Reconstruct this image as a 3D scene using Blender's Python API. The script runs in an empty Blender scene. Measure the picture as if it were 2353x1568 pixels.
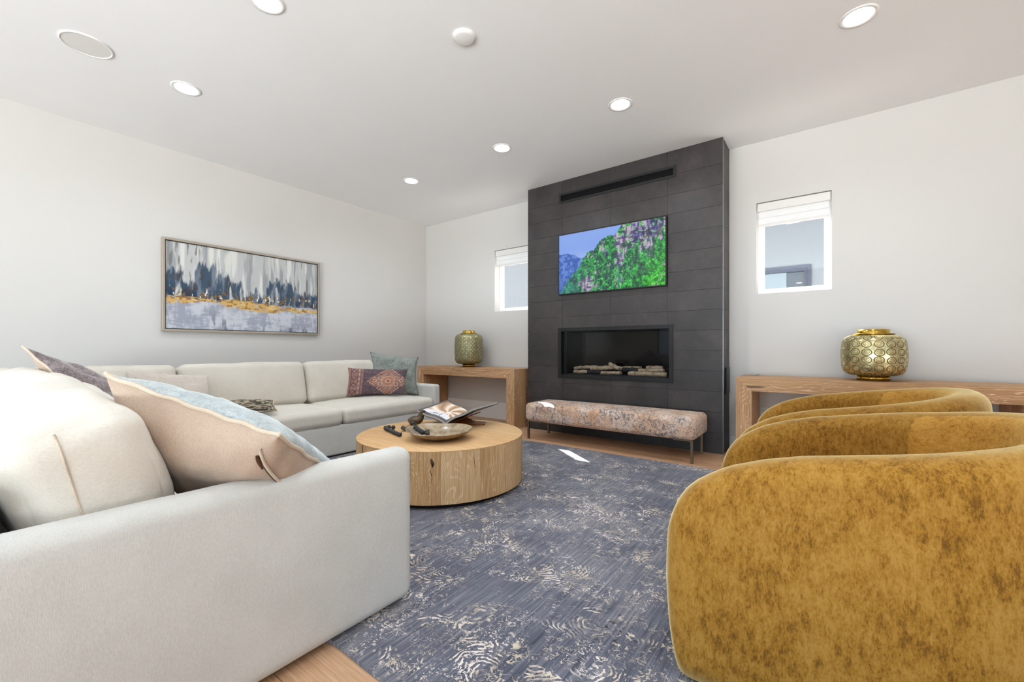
import bpy, math, random
import numpy as np
from mathutils import Vector, Matrix
random.seed(7)
rng = np.random.default_rng(7)
SC = bpy.context.scene
COL = SC.collection
PI = math.pi

# ---------------------------------------------------------------- camera
cam = bpy.data.cameras.new('camera')
cam.sensor_width = 36.0
cam.lens = 971.3 / 2353 * 36.0
cam.shift_y = 19 / 2353
cam.clip_start = 0.02
cam_o = bpy.data.objects.new('camera', cam)
cam_o.location = (0, 0, 1.01)
cam_o.rotation_euler = (PI / 2, 0, math.radians(36.8))
COL.objects.link(cam_o)
SC.camera = cam_o

# ---------------------------------------------------------------- view, world, sun, daylight
SC.view_settings.view_transform = 'Standard'
SC.view_settings.look = 'None'
SC.view_settings.gamma = 1.0
SC.view_settings.exposure = -0.20
SC.view_settings.use_curve_mapping = False
SC.cycles.use_denoising = True
SC.cycles.max_bounces = 10
SC.cycles.diffuse_bounces = 6
SC.cycles.glossy_bounces = 4
SC.cycles.transparent_max_bounces = 12
SC.cycles.sample_clamp_indirect = 6.0
SC.cycles.caustics_reflective = False
SC.cycles.caustics_refractive = False

world = bpy.data.worlds.new('sky')
SC.world = world
world.use_nodes = True
bg = world.node_tree.nodes['Background']
bg.inputs[0].default_value = (0.70, 0.84, 1.0, 1)
bg.inputs[1].default_value = 1.15

sun = bpy.data.lights.new('sun', 'SUN')
sun.energy = 62.0
sun.angle = math.radians(0.6)
sun.color = (1.0, 0.97, 0.94)
sun_o = bpy.data.objects.new('sun', sun)
sun_o.rotation_euler = Vector((1.31, -1.0, -1.53)).to_track_quat('-Z', 'Y').to_euler()
sun_o.location = (-4, 9, 8)
COL.objects.link(sun_o)


def area_light(name, loc, direction, sx, sy, power, color):
    l = bpy.data.lights.new(name, 'AREA')
    l.shape = 'RECTANGLE'
    l.size = sx
    l.size_y = sy
    l.energy = power
    l.color = color
    o = bpy.data.objects.new(name, l)
    o.location = loc
    o.rotation_euler = Vector(direction).to_track_quat('-Z', 'Z').to_euler()
    COL.objects.link(o)
    return o


# daylight entering by the big glazed openings behind the camera
area_light('daylight_rear', (-0.7, -3.75, 1.3), (0, 1, 0.12), 4.4, 2.4, 25, (0.76, 0.90, 1.0))
area_light('daylight_side', (3.75, -0.3, 1.35), (-1, 0, 0), 4.6, 2.3, 0, (0.76, 0.90, 1.0))
# upward fill lamps added to brighten the ceiling, as if off a sunlit terrace
area_light('ceiling_fill_rear', (-0.7, -4.0, 0.35), (0, 1, 1.7), 4.4, 1.2, 420, (0.68, 0.86, 1.0))
area_light('ceiling_fill_side', (4.0, -0.3, 0.45), (-1, 0, 1.7), 4.6, 1.2, 30, (0.68, 0.86, 1.0))
CAN_POWER = 10

# ---------------------------------------------------------------- basic helpers


def s2l(c):
    out = []
    for v in c[:3]:
        v = v / 255.0
        out.append(v / 12.92 if v <= 0.04045 else ((v + 0.055) / 1.055) ** 2.4)
    return tuple(out) + (1.0,)


def mesh_obj(name, verts, faces, mat=None, parent=None, smooth=False, loc=None):
    me = bpy.data.meshes.new(name)
    if isinstance(verts, np.ndarray):
        verts = verts.tolist()
    me.from_pydata(verts, [], faces)
    if smooth:
        me.polygons.foreach_set('use_smooth', [True] * len(me.polygons))
    me.update()
    o = bpy.data.objects.new(name, me)
    if mat is not None:
        for m in (mat if isinstance(mat, (list, tuple)) else [mat]):
            me.materials.append(m)
    if parent is not None:
        o.parent = parent
    if loc is not None:
        o.location = loc
    COL.objects.link(o)
    return o


def empty(name, loc=(0, 0, 0), rz=0.0, parent=None):
    o = bpy.data.objects.new(name, None)
    o.location = loc
    o.rotation_euler = (0, 0, rz)
    o.empty_display_size = 0.1
    if parent is not None:
        o.parent = parent
    COL.objects.link(o)
    return o


def tag(o, label=None, cat=None, group=None, kind=None):
    if label:
        o['label'] = label
    if cat:
        o['category'] = cat
    if group:
        o['group'] = group
    if kind:
        o['kind'] = kind
    return o


class MB:
    """collects geometry into one mesh"""

    def __init__(s):
        s.v = []
        s.f = []

    def box(s, x0, x1, y0, y1, z0, z1):
        b = len(s.v)
        s.v += [(x0, y0, z0), (x1, y0, z0), (x1, y1, z0), (x0, y1, z0), (x0, y0, z1), (x1, y0, z1), (x1, y1, z1), (x0, y1, z1)]
        s.f += [tuple(b + i for i in q) for q in ((0, 3, 2, 1), (4, 5, 6, 7), (0, 1, 5, 4), (1, 2, 6, 5), (2, 3, 7, 6), (3, 0, 4, 7))]
        return s

    def rot_box(s, c, ax, ay, az, hx, hy, hz):
        b = len(s.v)
        c, ax, ay, az = map(Vector, (c, ax, ay, az))
        for z in (-1, 1):
            for x, y in ((-1, -1), (1, -1), (1, 1), (-1, 1)):
                s.v.append(tuple(c + ax * hx * x + ay * hy * y + az * hz * z))
        s.f += [tuple(b + i for i in q) for q in ((0, 3, 2, 1), (4, 5, 6, 7), (0, 1, 5, 4), (1, 2, 6, 5), (2, 3, 7, 6), (3, 0, 4, 7))]
        return s

    def lathe(s, prof, n=48, c=(0, 0, 0)):
        b = len(s.v)
        m = len(prof)
        for i in range(n):
            a = 2 * PI * i / n
            for r, z in prof:
                s.v.append((c[0] + r * math.cos(a), c[1] + r * math.sin(a), c[2] + z))
        for i in range(n):
            j = (i + 1) % n
            for k in range(m - 1):
                s.f.append((b + i * m + k, b + j * m + k, b + j * m + k + 1, b + i * m + k + 1))
        return s

    def tube(s, pts, r, n=8, closed=False):
        pts = [Vector(p) for p in pts]
        b = len(s.v)
        m = len(pts)
        rr = r if isinstance(r, (list, tuple)) else [r] * m
        up = Vector((0, 0, 1))
        for i, p in enumerate(pts):
            if closed:
                t = pts[(i + 1) % m] - pts[i - 1]
            else:
                t = pts[min(i + 1, m - 1)] - pts[max(i - 1, 0)]
            t.normalize()
            a = t.cross(up)
            if a.length < 1e-3:
                a = t.cross(Vector((1, 0, 0)))
            a.normalize()
            c = t.cross(a)
            for k in range(n):
                q = 2 * PI * k / n
                s.v.append(tuple(p + a * rr[i] * math.cos(q) + c * rr[i] * math.sin(q)))
        for i in range(m if closed else m - 1):
            j = (i + 1) % m
            for k in range(n):
                l = (k + 1) % n
                s.f.append((b + i * n + k, b + i * n + l, b + j * n + l, b + j * n + k))
        if not closed:
            s.f.append(tuple(b + k for k in range(n)))
            s.f.append(tuple(b + (m - 1) * n + k for k in reversed(range(n))))
        return s

    def build(s, name, mat=None, parent=None, smooth=False, bevel=0.0, seg=2, loc=None):
        o = mesh_obj(name, s.v, s.f, mat, parent, smooth, loc)
        if bevel > 0:
            md = o.modifiers.new('bevel', 'BEVEL')
            md.width = bevel
            md.segments = seg
            md.limit_method = 'ANGLE'
            md.angle_limit = math.radians(40)
        return o


def autosmooth(o, deg=40):
    me = o.data
    me.polygons.foreach_set('use_smooth', [True] * len(me.polygons))
    try:
        me.set_sharp_from_angle(angle=math.radians(deg))
    except Exception:
        pass
    return o


# numpy value noise
def vnoise(x, y, seed=0):
    x = np.asarray(x, float)
    y = np.asarray(y, float)
    xi = np.floor(x).astype(np.int64)
    yi = np.floor(y).astype(np.int64)
    xf = x - xi
    yf = y - yi

    def h(a, b):
        n = (a * 374761393 + b * 668265263 + seed * 982451653) & 0xFFFFFFFF
        n = ((n ^ (n >> 13)) * 1274126177) & 0xFFFFFFFF
        n = n ^ (n >> 16)
        return (n & 0xFFFF) / 65535.0
    u = xf * xf * (3 - 2 * xf)
    v = yf * yf * (3 - 2 * yf)
    return (h(xi, yi) * (1 - u) + h(xi + 1, yi) * u) * (1 - v) + (h(xi, yi + 1) * (1 - u) + h(xi + 1, yi + 1) * u) * v


def fbm(x, y, seed=0, o=4):
    s = 0
    a = 0.5
    t = 0
    for i in range(o):
        s = s + a * vnoise(x * 2 ** i, y * 2 ** i, seed + i * 17)
        t += a
        a *= 0.5
    return s / t


def sm(a, b, x):
    t = np.clip((x - a) / (b - a), 0, 1)
    return t * t * (3 - 2 * t)


def mixc(c, d, f):
    f = np.asarray(f)[..., None]
    return c * (1 - f) + np.asarray(d[:3]) * f


# ---------------------------------------------------------------- material helpers
class NT:
    def __init__(s, name):
        s.m = bpy.data.materials.new(name)
        s.m.use_nodes = True
        s.t = s.m.node_tree
        s.p = s.t.nodes['Principled BSDF']
        s.out = s.t.nodes['Material Output']

    def n(s, ty, **kw):
        nd = s.t.nodes.new(ty)
        for k, v in kw.items():
            setattr(nd, k, v)
        return nd

    def l(s, a, b):
        s.t.links.new(a, b)

    def put(s, sock, v):
        if isinstance(v, bpy.types.NodeSocket):
            s.l(v, sock)
        elif v is not None:
            sock.default_value = v

    def coord(s, scale=(1, 1, 1), kind='Object', rot=(0, 0, 0), loc=(0, 0, 0)):
        tc = s.n('ShaderNodeTexCoord')
        mp = s.n('ShaderNodeMapping')
        mp.inputs['Scale'].default_value = scale
        mp.inputs['Rotation'].default_value = rot
        mp.inputs['Location'].default_value = loc
        s.l(tc.outputs[kind], mp.inputs[0])
        return mp.outputs[0]

    def wcoord(s, scale=(1, 1, 1)):
        g = s.n('ShaderNodeNewGeometry')
        mp = s.n('ShaderNodeMapping')
        mp.inputs['Scale'].default_value = scale
        s.l(g.outputs['Position'], mp.inputs[0])
        return mp.outputs[0]

    def noise(s, vec, scale, detail=4, rough=0.55, dist=0.0, out='Fac'):
        nd = s.n('ShaderNodeTexNoise')
        s.l(vec, nd.inputs['Vector'])
        nd.inputs['Scale'].default_value = scale
        nd.inputs['Detail'].default_value = detail
        nd.inputs['Roughness'].default_value = rough
        nd.inputs['Distortion'].default_value = dist
        return nd.outputs[out]

    def voro(s, vec, scale, feature='F1', rand=1.0, out='Distance', metric='EUCLIDEAN'):
        nd = s.n('ShaderNodeTexVoronoi', feature=feature)
        if feature != 'DISTANCE_TO_EDGE':
            nd.distance = metric
        s.l(vec, nd.inputs['Vector'])
        nd.inputs['Scale'].default_value = scale
        nd.inputs['Randomness'].default_value = rand
        return nd.outputs[out]

    def math(s, op, a, b=None, c=None, clamp=False):
        nd = s.n('ShaderNodeMath', operation=op, use_clamp=clamp)
        s.put(nd.inputs[0], a)
        s.put(nd.inputs[1], b)
        if c is not None:
            s.put(nd.inputs[2], c)
        return nd.outputs[0]

    def ramp(s, fac, stops, interp='LINEAR'):
        nd = s.n('ShaderNodeValToRGB')
        cr = nd.color_ramp
        cr.interpolation = interp
        while len(cr.elements) < len(stops):
            cr.elements.new(0.5)
        for e, (p, c) in zip(cr.elements, stops):
            e.position = p
            e.color = c if len(c) == 4 else (*c, 1)
        s.l(fac, nd.inputs[0])
        return nd.outputs[0]

    def step(s, fac, a, b):
        nd = s.n('ShaderNodeMapRange', interpolation_type='SMOOTHSTEP')
        s.l(fac, nd.inputs[0])
        nd.inputs[1].default_value = a
        nd.inputs[2].default_value = b
        return nd.outputs[0]

    def mix(s, fac, a, b, blend='MIX'):
        nd = s.n('ShaderNodeMix', data_type='RGBA', blend_type=blend)
        s.put(nd.inputs[0], fac)
        s.put(nd.inputs[6], a)
        s.put(nd.inputs[7], b)
        return nd.outputs[2]

    def bump(s, h, strength=0.3, dist=0.01, prev=None):
        nd = s.n('ShaderNodeBump')
        nd.inputs['Strength'].default_value = strength
        nd.inputs['Distance'].default_value = dist
        s.l(h, nd.inputs['Height'])
        if prev is not None:
            s.l(prev, nd.inputs['Normal'])
        return nd.outputs[0]

    def set(s, **kw):
        names = dict(base='Base Color', rough='Roughness', metal='Metallic', sheen='Sheen Weight', sheen_r='Sheen Roughness', sheen_t='Sheen Tint', spec='Specular IOR Level', normal='Normal', coat='Coat Weight', coat_r='Coat Roughness', ecol='Emission Color', estr='Emission Strength', alpha='Alpha', aniso='Anisotropic')
        for k, v in kw.items():
            s.put(s.p.inputs[names[k]], v)
        return s.m


def plain(name, rgb, rough=0.5, metal=0.0, **kw):
    a = NT(name)
    return a.set(base=s2l(rgb), rough=rough, metal=metal, **kw)


def paint(name, rgb, rough=0.7):
    a = NT(name)
    w = a.wcoord()
    n1 = a.noise(w, 1.3, 2)
    n2 = a.noise(w, 240, 2)
    c = a.ramp(n1, [(0.3, s2l([x * 0.99 for x in rgb])), (0.7, s2l(rgb))])
    return a.set(base=c, rough=rough, normal=a.bump(n2, 0.06, 0.002), spec=0.25)


def fabric(name, rgb, rgb2, scale=900, stretch=(1, 1, 0.25), bump=0.25, sheen=0.25, rough=0.9, vary=6, slub=None):
    a = NT(name)
    o = a.coord((1, 1, 1))
    o2 = a.coord(stretch)
    n1 = a.noise(o, vary, 4)
    n2 = a.noise(o2, scale * 0.5, 3, 0.65)
    n3 = a.noise(o, 18, 3, 0.6, 0.4)
    f = a.math('ADD', a.math('MULTIPLY', n1, 0.35), a.math('MULTIPLY', n2, 0.65))
    c = a.ramp(f, [(0.36, s2l(rgb2)), (0.62, s2l(rgb))])
    b = a.bump(n2, bump, 0.002)
    b = a.bump(n3, 0.10, 0.02, b)
    return a.set(base=c, rough=rough, sheen=sheen, sheen_r=0.5, normal=b, spec=0.2)


def velvet(name, dark, mid, light, scale=1.0, stretch=(1, 1, 0.45), sheen=1.0, tint=None):
    a = NT(name)
    o = a.coord((1, 1, 1))
    os_ = a.coord(stretch)
    big = a.noise(o, 6.5 * scale, 3, 0.6, 0.6)
    n2 = a.noise(os_, 60 * scale, 5, 0.75, 0.3)
    n3 = a.noise(os_, 230 * scale, 3, 0.75)
    f = a.math('ADD', a.math('MULTIPLY', big, 0.24), a.math('MULTIPLY', n2, 0.44))
    f = a.math('ADD', f, a.math('MULTIPLY', n3, 0.32))
    c = a.ramp(f, [(0.40, s2l(dark)), (0.475, s2l(mid)), (0.58, s2l(light))])
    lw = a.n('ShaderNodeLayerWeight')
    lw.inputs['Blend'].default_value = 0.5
    rim_sheen = a.math('MULTIPLY', a.math('POWER', lw.outputs['Facing'], 5.0), 0.85)  # pale rim highlight painted into the base colour at grazing view angles
    c = a.mix(rim_sheen, c, s2l([min(255, v * 0.75 + t * 0.35) for v, t in zip(light, tint or light)]))
    kw = {}
    if tint:
        kw['sheen_t'] = s2l(tint)
    return a.set(base=c, rough=0.75, sheen=sheen, sheen_r=0.35, normal=a.bump(n2, 0.18, 0.004), spec=0.15, **kw)


def wood(name, dark, mid, light, axis='X', pore=0.5, scale=1.0, world=False, knots=True, rough=0.55):
    """cerused oak: grain runs along axis (object space), cathedral rings and pale pores"""
    a = NT(name)
    along = 0.22
    sc = {'X': (along, 1, 1), 'Y': (1, along, 1), 'Z': (1, 1, along)}[axis]
    fine = {'X': (0.03, 1, 1), 'Y': (1, 0.03, 1), 'Z': (1, 1, 0.03)}[axis]
    oi = a.n('ShaderNodeObjectInfo')
    tc = a.n('ShaderNodeTexCoord')
    addv = a.n('ShaderNodeVectorMath', operation='ADD')
    mulv = a.n('ShaderNodeVectorMath', operation='SCALE')
    comb = a.n('ShaderNodeCombineXYZ')
    for i in range(3):
        a.l(oi.outputs['Random'], comb.inputs[i])
    a.l(comb.outputs[0], mulv.inputs[0])
    mulv.inputs['Scale'].default_value = 7.3
    a.l(tc.outputs['Object'], addv.inputs[0])
    a.l(mulv.outputs[0], addv.inputs[1])

    def mp(scale_):
        m = a.n('ShaderNodeMapping')
        m.inputs['Scale'].default_value = scale_
        a.l(addv.outputs[0], m.inputs[0])
        return m.outputs[0]
    v = mp(sc)
    vf = mp(fine)
    big = a.noise(v, 4.2 * scale, 2, 0.5, 0.5)
    rings = a.math('SINE', a.math('MULTIPLY', big, 230.0))
    rings = a.math('ADD', a.math('MULTIPLY', rings, 0.5), 0.5)
    fn = a.noise(vf, 150 * scale, 4, 0.65)
    tone = a.noise(v, 1.8 * scale, 2)
    f = a.math('ADD', a.math('MULTIPLY', tone, 0.45), a.math('MULTIPLY', fn, 0.55))
    c = a.ramp(f, [(0.36, s2l(dark)), (0.5, s2l(mid)), (0.64, s2l(light))])
    line = a.step(rings, 0.84, 0.98)
    line = a.math('MULTIPLY', line, a.step(fn, 0.42, 0.54))
    patch = a.step(a.noise(v, 3.1 * scale, 2), 0.42, 0.54)
    lf = a.math('MULTIPLY', a.math('MULTIPLY', line, patch), pore)
    pale = tuple(min(255, x * 1.0 + 0) for x in (light[0] + 28, light[1] + 34, light[2] + 42))
    c = a.mix(lf, c, s2l(pale))
    if knots:
        cr = a.noise(mp({'X': (0.05, 1, 1), 'Y': (1, 0.05, 1), 'Z': (1, 1, 0.05)}[axis]), 17 * scale, 2, 0.4)
        ck = a.step(cr, 0.735, 0.76)
        c = a.mix(a.math('MULTIPLY', ck, 0.75), c, s2l((70, 46, 28)))
    return a.set(base=c, rough=rough, normal=a.bump(fn, 0.12, 0.002), spec=0.3)


# ---------------------------------------------------------------- materials
M = {}
M['wall'] = paint('wall_paint', (213, 211, 208))
M['ceiling'] = paint('ceiling_paint', (242, 242, 243), 0.85)
M['trim'] = plain('white_trim', (228, 226, 223), 0.45)
M['vinyl'] = plain('white_window_vinyl', (240, 241, 242), 0.35)
M['shade'] = plain('shade_fabric', (240, 240, 240), 0.8)
M['gap'] = plain('dark_gap', (60, 58, 56), 0.8)
M['sofa'] = fabric('sofa_linen', (204, 202, 197), (188, 186, 180), bump=0.25)
M['sofa_cush'] = fabric('sofa_linen_cushion', (214, 207, 196), (200, 192, 180), stretch=(1, 0.25, 1), bump=0.25)
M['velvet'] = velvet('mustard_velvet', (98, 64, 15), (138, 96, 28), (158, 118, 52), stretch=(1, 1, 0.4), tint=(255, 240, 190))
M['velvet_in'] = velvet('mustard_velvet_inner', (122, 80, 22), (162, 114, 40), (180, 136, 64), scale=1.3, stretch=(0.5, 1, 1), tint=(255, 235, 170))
M['oak'] = wood('oak_console', (152, 114, 80), (186, 145, 104), (208, 170, 132), 'X', 0.75)
M['oak_z'] = wood('oak_console_leg', (150, 112, 78), (184, 143, 102), (206, 168, 130), 'Z', 0.8)
M['drum'] = wood('oak_drum_side', (158, 120, 80), (192, 153, 107), (212, 180, 138), 'Z', 0.7, 1.1)
M['drumtop'] = wood('oak_drum_top', (176, 134, 88), (200, 160, 112), (214, 178, 132), 'X', 0.15, 1.0, knots=False)
M['floor'] = wood('oak_floor', (166, 126, 94), (192, 152, 118), (208, 172, 140), 'X', 0.1, 1.0, knots=False, rough=0.42)
M['black'] = plain('black_metal', (26, 26, 28), 0.45, 0.3)
M['blackmat'] = plain('matte_black', (13, 13, 14), 0.6)
M['slat'] = plain('black_vent', (34, 34, 36), 0.5, 0.2)
M['plinth'] = plain('black_plinth', (20, 19, 19), 0.6)
M['gold'] = plain('polished_brass', (196, 160, 72), 0.16, 1.0)
M['bronze_leg'] = plain('brushed_bronze', (128, 112, 88), 0.32, 0.9)
M['light_trim'] = plain('light_trim', (236, 235, 233), 0.5)
M['page'] = plain('paper', (172, 166, 160), 0.6)
M['cover'] = plain('book_cover', (58, 56, 62), 0.4)
M['bead'] = plain('black_bead', (38, 37, 38), 0.5)
M['cord'] = plain('jute_cord', (110, 92, 66), 0.9)
M['outlet'] = plain('outlet_plastic', (214, 213, 211), 0.35)
M['zip'] = plain('brass_zip', (104, 72, 48), 0.4, 0.7)

a = NT('lamp_lens')
M['lens'] = a.set(base=(1, 1, 1, 1), ecol=(1, 0.98, 0.95, 1), estr=9.0)


def thin_glass(name, refl=0.08, tint=(1, 1, 1, 1)):
    a = NT(name)
    tr = a.n('ShaderNodeBsdfTransparent')
    tr.inputs[0].default_value = tint
    gl = a.n('ShaderNodeBsdfGlossy')
    gl.inputs['Roughness'].default_value = 0.01
    lw = a.n('ShaderNodeLayerWeight')
    lw.inputs['Blend'].default_value = 0.5
    f5 = a.math('POWER', lw.outputs['Facing'], 5.0)
    mx = a.n('ShaderNodeMixShader')
    a.l(a.math('ADD', refl, a.math('MULTIPLY', f5, 0.6)), mx.inputs[0])
    a.l(tr.outputs[0], mx.inputs[1])
    a.l(gl.outputs[0], mx.inputs[2])
    a.l(mx.outputs[0], a.out.inputs[0])
    return a.m


M['glass'] = thin_glass('window_glass', 0.03)
M['fireglass'] = thin_glass('fireplace_glass', 0.012, (0.8, 0.8, 0.8, 1))
M['darkpane'] = plain('dark_reflective_pane', (36, 58, 74), 0.1, 0.0, spec=0.5)
M['ceramic'] = plain('black_ceramic_glass', (8, 8, 9), 0.12)

# charcoal tile
a = NT('charcoal_tile')
w = a.wcoord()
oi = a.n('ShaderNodeObjectInfo')
n1 = a.noise(w, 2.6, 5, 0.6, 0.5)
n2 = a.noise(w, 14, 5, 0.7)
f = a.math('ADD', a.math('MULTIPLY', n1, 0.6), a.math('MULTIPLY', n2, 0.4))
f = a.math('ADD', f, a.math('MULTIPLY', a.math('SUBTRACT', oi.outputs['Random'], 0.5), 0.10))
c = a.ramp(f, [(0.34, s2l((40, 36, 36))), (0.52, s2l((54, 49, 49))), (0.68, s2l((67, 61, 60)))])
fl = a.step(a.noise(w, 120, 3, 0.65), 0.64, 0.70)
cl = a.step(a.noise(w, 6, 3, 0.6), 0.54, 0.66)
c = a.mix(a.math('MULTIPLY', a.math('MULTIPLY', fl, cl), 0.75), c, s2l((168, 160, 156)))
ve = a.step(a.math('ABSOLUTE', a.math('SUBTRACT', a.noise(w, 2.2, 4, 0.6, 1.0), 0.5)), 0.006, 0.0)
vm = a.step(a.noise(w, 3.3, 2), 0.55, 0.68)
c = a.mix(a.math('MULTIPLY', a.math('MULTIPLY', ve, vm), 0.5), c, s2l((38, 35, 35)))
M['tile'] = a.set(base=c, rough=a.math('ADD', 0.38, a.math('MULTIPLY', n2, 0.2)), normal=a.bump(n2, 0.1, 0.004), spec=0.5)
M['joint'] = plain('tile_joint', (38, 36, 36), 0.8)

# rug
a = NT('distressed_rug')
w = a.coord()
st = a.coord((85, 2.2, 1))
st2 = a.coord((320, 7, 1))
s1 = a.noise(st, 1.0, 3, 0.6)
s2 = a.noise(st2, 1.0, 2, 0.6)
cloud = a.noise(w, 1.5, 4, 0.6, 0.5)
f = a.math('ADD', a.math('MULTIPLY', s1, 0.34), a.math('MULTIPLY', s2, 0.30))
f = a.math('ADD', f, a.math('MULTIPLY', cloud, 0.36))
base = a.ramp(f, [(0.37, s2l((50, 53, 66))), (0.46, s2l((80, 83, 96))), (0.54, s2l((110, 111, 121))), (0.64, s2l((156, 149, 149)))])
# paisley arcs and curled fragments, masked by cloudy bands
dw = a.n('ShaderNodeVectorMath', operation='ADD')
nz = a.n('ShaderNodeTexNoise')
a.l(w, nz.inputs['Vector'])
nz.inputs['Scale'].default_value = 11
nz.inputs['Detail'].default_value = 3
sv = a.n('ShaderNodeVectorMath', operation='SCALE')
sv.inputs['Scale'].default_value = 0.07
a.l(nz.outputs['Color'], sv.inputs[0])
a.l(w, dw.inputs[0])
a.l(sv.outputs[0], dw.inputs[1])
vd = a.voro(dw.outputs[0], 5.2)
arc = a.step(a.math('SINE', a.math('MULTIPLY', vd, 78.0)), 0.1, 0.5)
arc = a.math('MULTIPLY', arc, a.step(a.noise(w, 6.0, 2), 0.52, 0.57))
arc = a.math('MULTIPLY', arc, a.step(a.noise(w, 40, 3, 0.65), 0.45, 0.52))
worm = a.math('ABSOLUTE', a.math('SUBTRACT', a.noise(w, 34, 2, 0.5, 1.6), 0.5))
worm = a.step(worm, 0.040, 0.022)
blob = a.step(a.noise(w, 46, 3, 0.6, 0.8), 0.46, 0.52)
wm = a.math('MULTIPLY', worm, blob)
band = a.noise(a.coord((0.9, 1.5, 1), loc=(3.1, 1.7, 0)), 1.45, 5, 0.65, 0.6)
bm = a.step(band, 0.41, 0.53)
fine = a.step(a.noise(w, 9, 3, 0.7), 0.42, 0.56)
frag = a.math('MAXIMUM', arc, a.math('MULTIPLY', wm, fine))
fm = a.math('MULTIPLY', frag, bm)
sparse = a.math('MULTIPLY', wm, a.step(a.noise(w, 6.5, 3, 0.6), 0.56, 0.62))
fm = a.math('MAXIMUM', fm, a.math('MULTIPLY', sparse, 0.8))
fc = a.ramp(a.noise(w, 7, 3), [(0.36, s2l((156, 146, 138))), (0.48, s2l((212, 196, 174))), (0.60, s2l((232, 220, 212)))])
c = a.mix(a.math('MULTIPLY', fm, 0.92), base, fc)
dk = a.math('MULTIPLY', a.step(a.noise(w, 38, 3, 0.6), 0.58, 0.62), a.step(a.noise(w, 2.6, 3), 0.58, 0.64))
c = a.mix(a.math('MULTIPLY', dk, 0.85), c, s2l((30, 31, 38)))
shade_ = a.step(a.noise(w, 36, 2, 0.5, 1.6), 0.44, 0.40)
M['rug'] = a.set(base=c, rough=0.95, sheen=0.2, normal=a.bump(a.math('ADD', fm, a.math('MULTIPLY', s2, 0.4)), 0.5, 0.004), spec=0.1)
M['rug_edge'] = plain('rug_binding', (64, 62, 66), 0.95)

# bench tapestry
a = NT('bench_tapestry')
w = a.coord()
g = a.n('ShaderNodeTexBrick')
a.l(a.coord((1, 1, 1), rot=(PI / 2, 0, 0)), g.inputs['Vector'])
patch = a.voro(a.coord((9, 6, 11)), 1.0, out='Color', metric='CHEBYCHEV')
pn = a.noise(w, 8, 3)
base = a.ramp(pn, [(0.36, s2l((196, 160, 134))), (0.48, s2l((206, 168, 138))), (0.60, s2l((214, 188, 168)))])
hv = a.n('ShaderNodeSeparateColor')
a.l(patch, hv.inputs[0])
base = a.mix(a.math('MULTIPLY', a.step(hv.outputs[0], 0.45, 0.55), 0.45), base, s2l((222, 204, 190)))
base = a.mix(a.math('MULTIPLY', a.step(hv.outputs[1], 0.62, 0.68), 0.4), base, s2l((196, 148, 112)))
ln = a.step(a.math('ABSOLUTE', a.math('SUBTRACT', a.noise(w, 22, 2, 0.5, 1.8), 0.5)), 0.030, 0.012)
ln2 = a.step(a.voro(a.coord((1.4, 1.2, 1.6)), 17, 'DISTANCE_TO_EDGE'), 0.05, 0.02)
lm = a.step(a.noise(w, 6.5, 3, 0.6), 0.46, 0.56)
c = a.mix(a.math('MULTIPLY', ln, 0.75), base, s2l((108, 98, 98)))
c = a.mix(a.math('MULTIPLY', a.math('MULTIPLY', ln2, lm), 0.8), c, s2l((84, 84, 94)))
bl = a.math('MULTIPLY', a.step(a.noise(w, 40, 4, 0.7), 0.51, 0.55), a.step(a.noise(a.coord((1.6, 1, 1)), 5.5, 2), 0.48, 0.56))
c = a.mix(a.math('MULTIPLY', bl, 0.8), c, s2l((96, 98, 110)))
M['bench'] = a.set(base=c, rough=0.9, sheen=0.2, normal=a.bump(a.noise(w, 260, 2), 0.2, 0.002), spec=0.15)


# pierced brass lantern
def pierced(name, base, dark, rough):
    a = NT(name)
    tc = a.n('ShaderNodeTexCoord')
    mp = a.n('ShaderNodeMapping')
    a.l(tc.outputs['UV'], mp.inputs[0])
    v = mp.outputs[0]
    d = a.voro(v, 1.0, rand=0.12)
    ring = a.step(a.math('ABSOLUTE', a.math('SUBTRACT', d, 0.40)), 0.065, 0.03)
    ring2 = a.step(a.math('ABSOLUTE', a.math('SUBTRACT', d, 0.23)), 0.05, 0.02)
    dots = a.step(a.voro(v, 9.0, rand=0.35), 0.34, 0.24)
    f = a.math('MAXIMUM', a.math('MAXIMUM', ring, a.math('MULTIPLY', ring2, 0.6)), a.math('MULTIPLY', dots, 0.8))
    n = a.noise(v, 1.6, 3)
    c0 = a.mix(a.step(n, 0.35, 0.65), s2l(base), s2l([min(255, x * 1.15 + 10) for x in base]))
    c = a.mix(f, c0, s2l(dark))
    r = a.math('ADD', rough, a.math('MULTIPLY', f, 0.3))
    return a.set(base=c, rough=r, metal=0.9, normal=a.bump(a.math('SUBTRACT', 1.0, f), 0.4, 0.004))


M['vase'] = pierced('pierced_brass', (196, 184, 138), (120, 108, 70), 0.2)
M['vase_l'] = pierced('pierced_antique_brass', (166, 160, 124), (106, 102, 76), 0.3)

# bowl
a = NT('marbled_wood_bowl')
w = a.coord()
n = a.noise(w, 9, 6, 0.65, 1.6)
c = a.ramp(n, [(0.32, s2l((84, 66, 42))), (0.45, s2l((132, 110, 78))), (0.56, s2l((170, 150, 120))), (0.70, s2l((128, 112, 92)))])
M['bowl'] = a.set(base=c, rough=0.3, coat=0.3, normal=a.bump(n, 0.1, 0.003))
a = NT('dark_bronze')
w = a.coord()
n = a.noise(w, 40, 4)
M['bird'] = a.set(base=a.ramp(n, [(0.3, s2l((58, 46, 36))), (0.7, s2l((112, 92, 70)))]), rough=0.4, metal=0.45, normal=a.bump(n, 0.2, 0.003))
M['stand'] = wood('walnut_stand', (92, 48, 22), (132, 74, 36), (164, 100, 56), 'Y', 0.0, 1.5, knots=False, rough=0.25)
a = NT('birch_log')
w = a.coord()
n = a.noise(w, 26, 4, 0.6)
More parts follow.
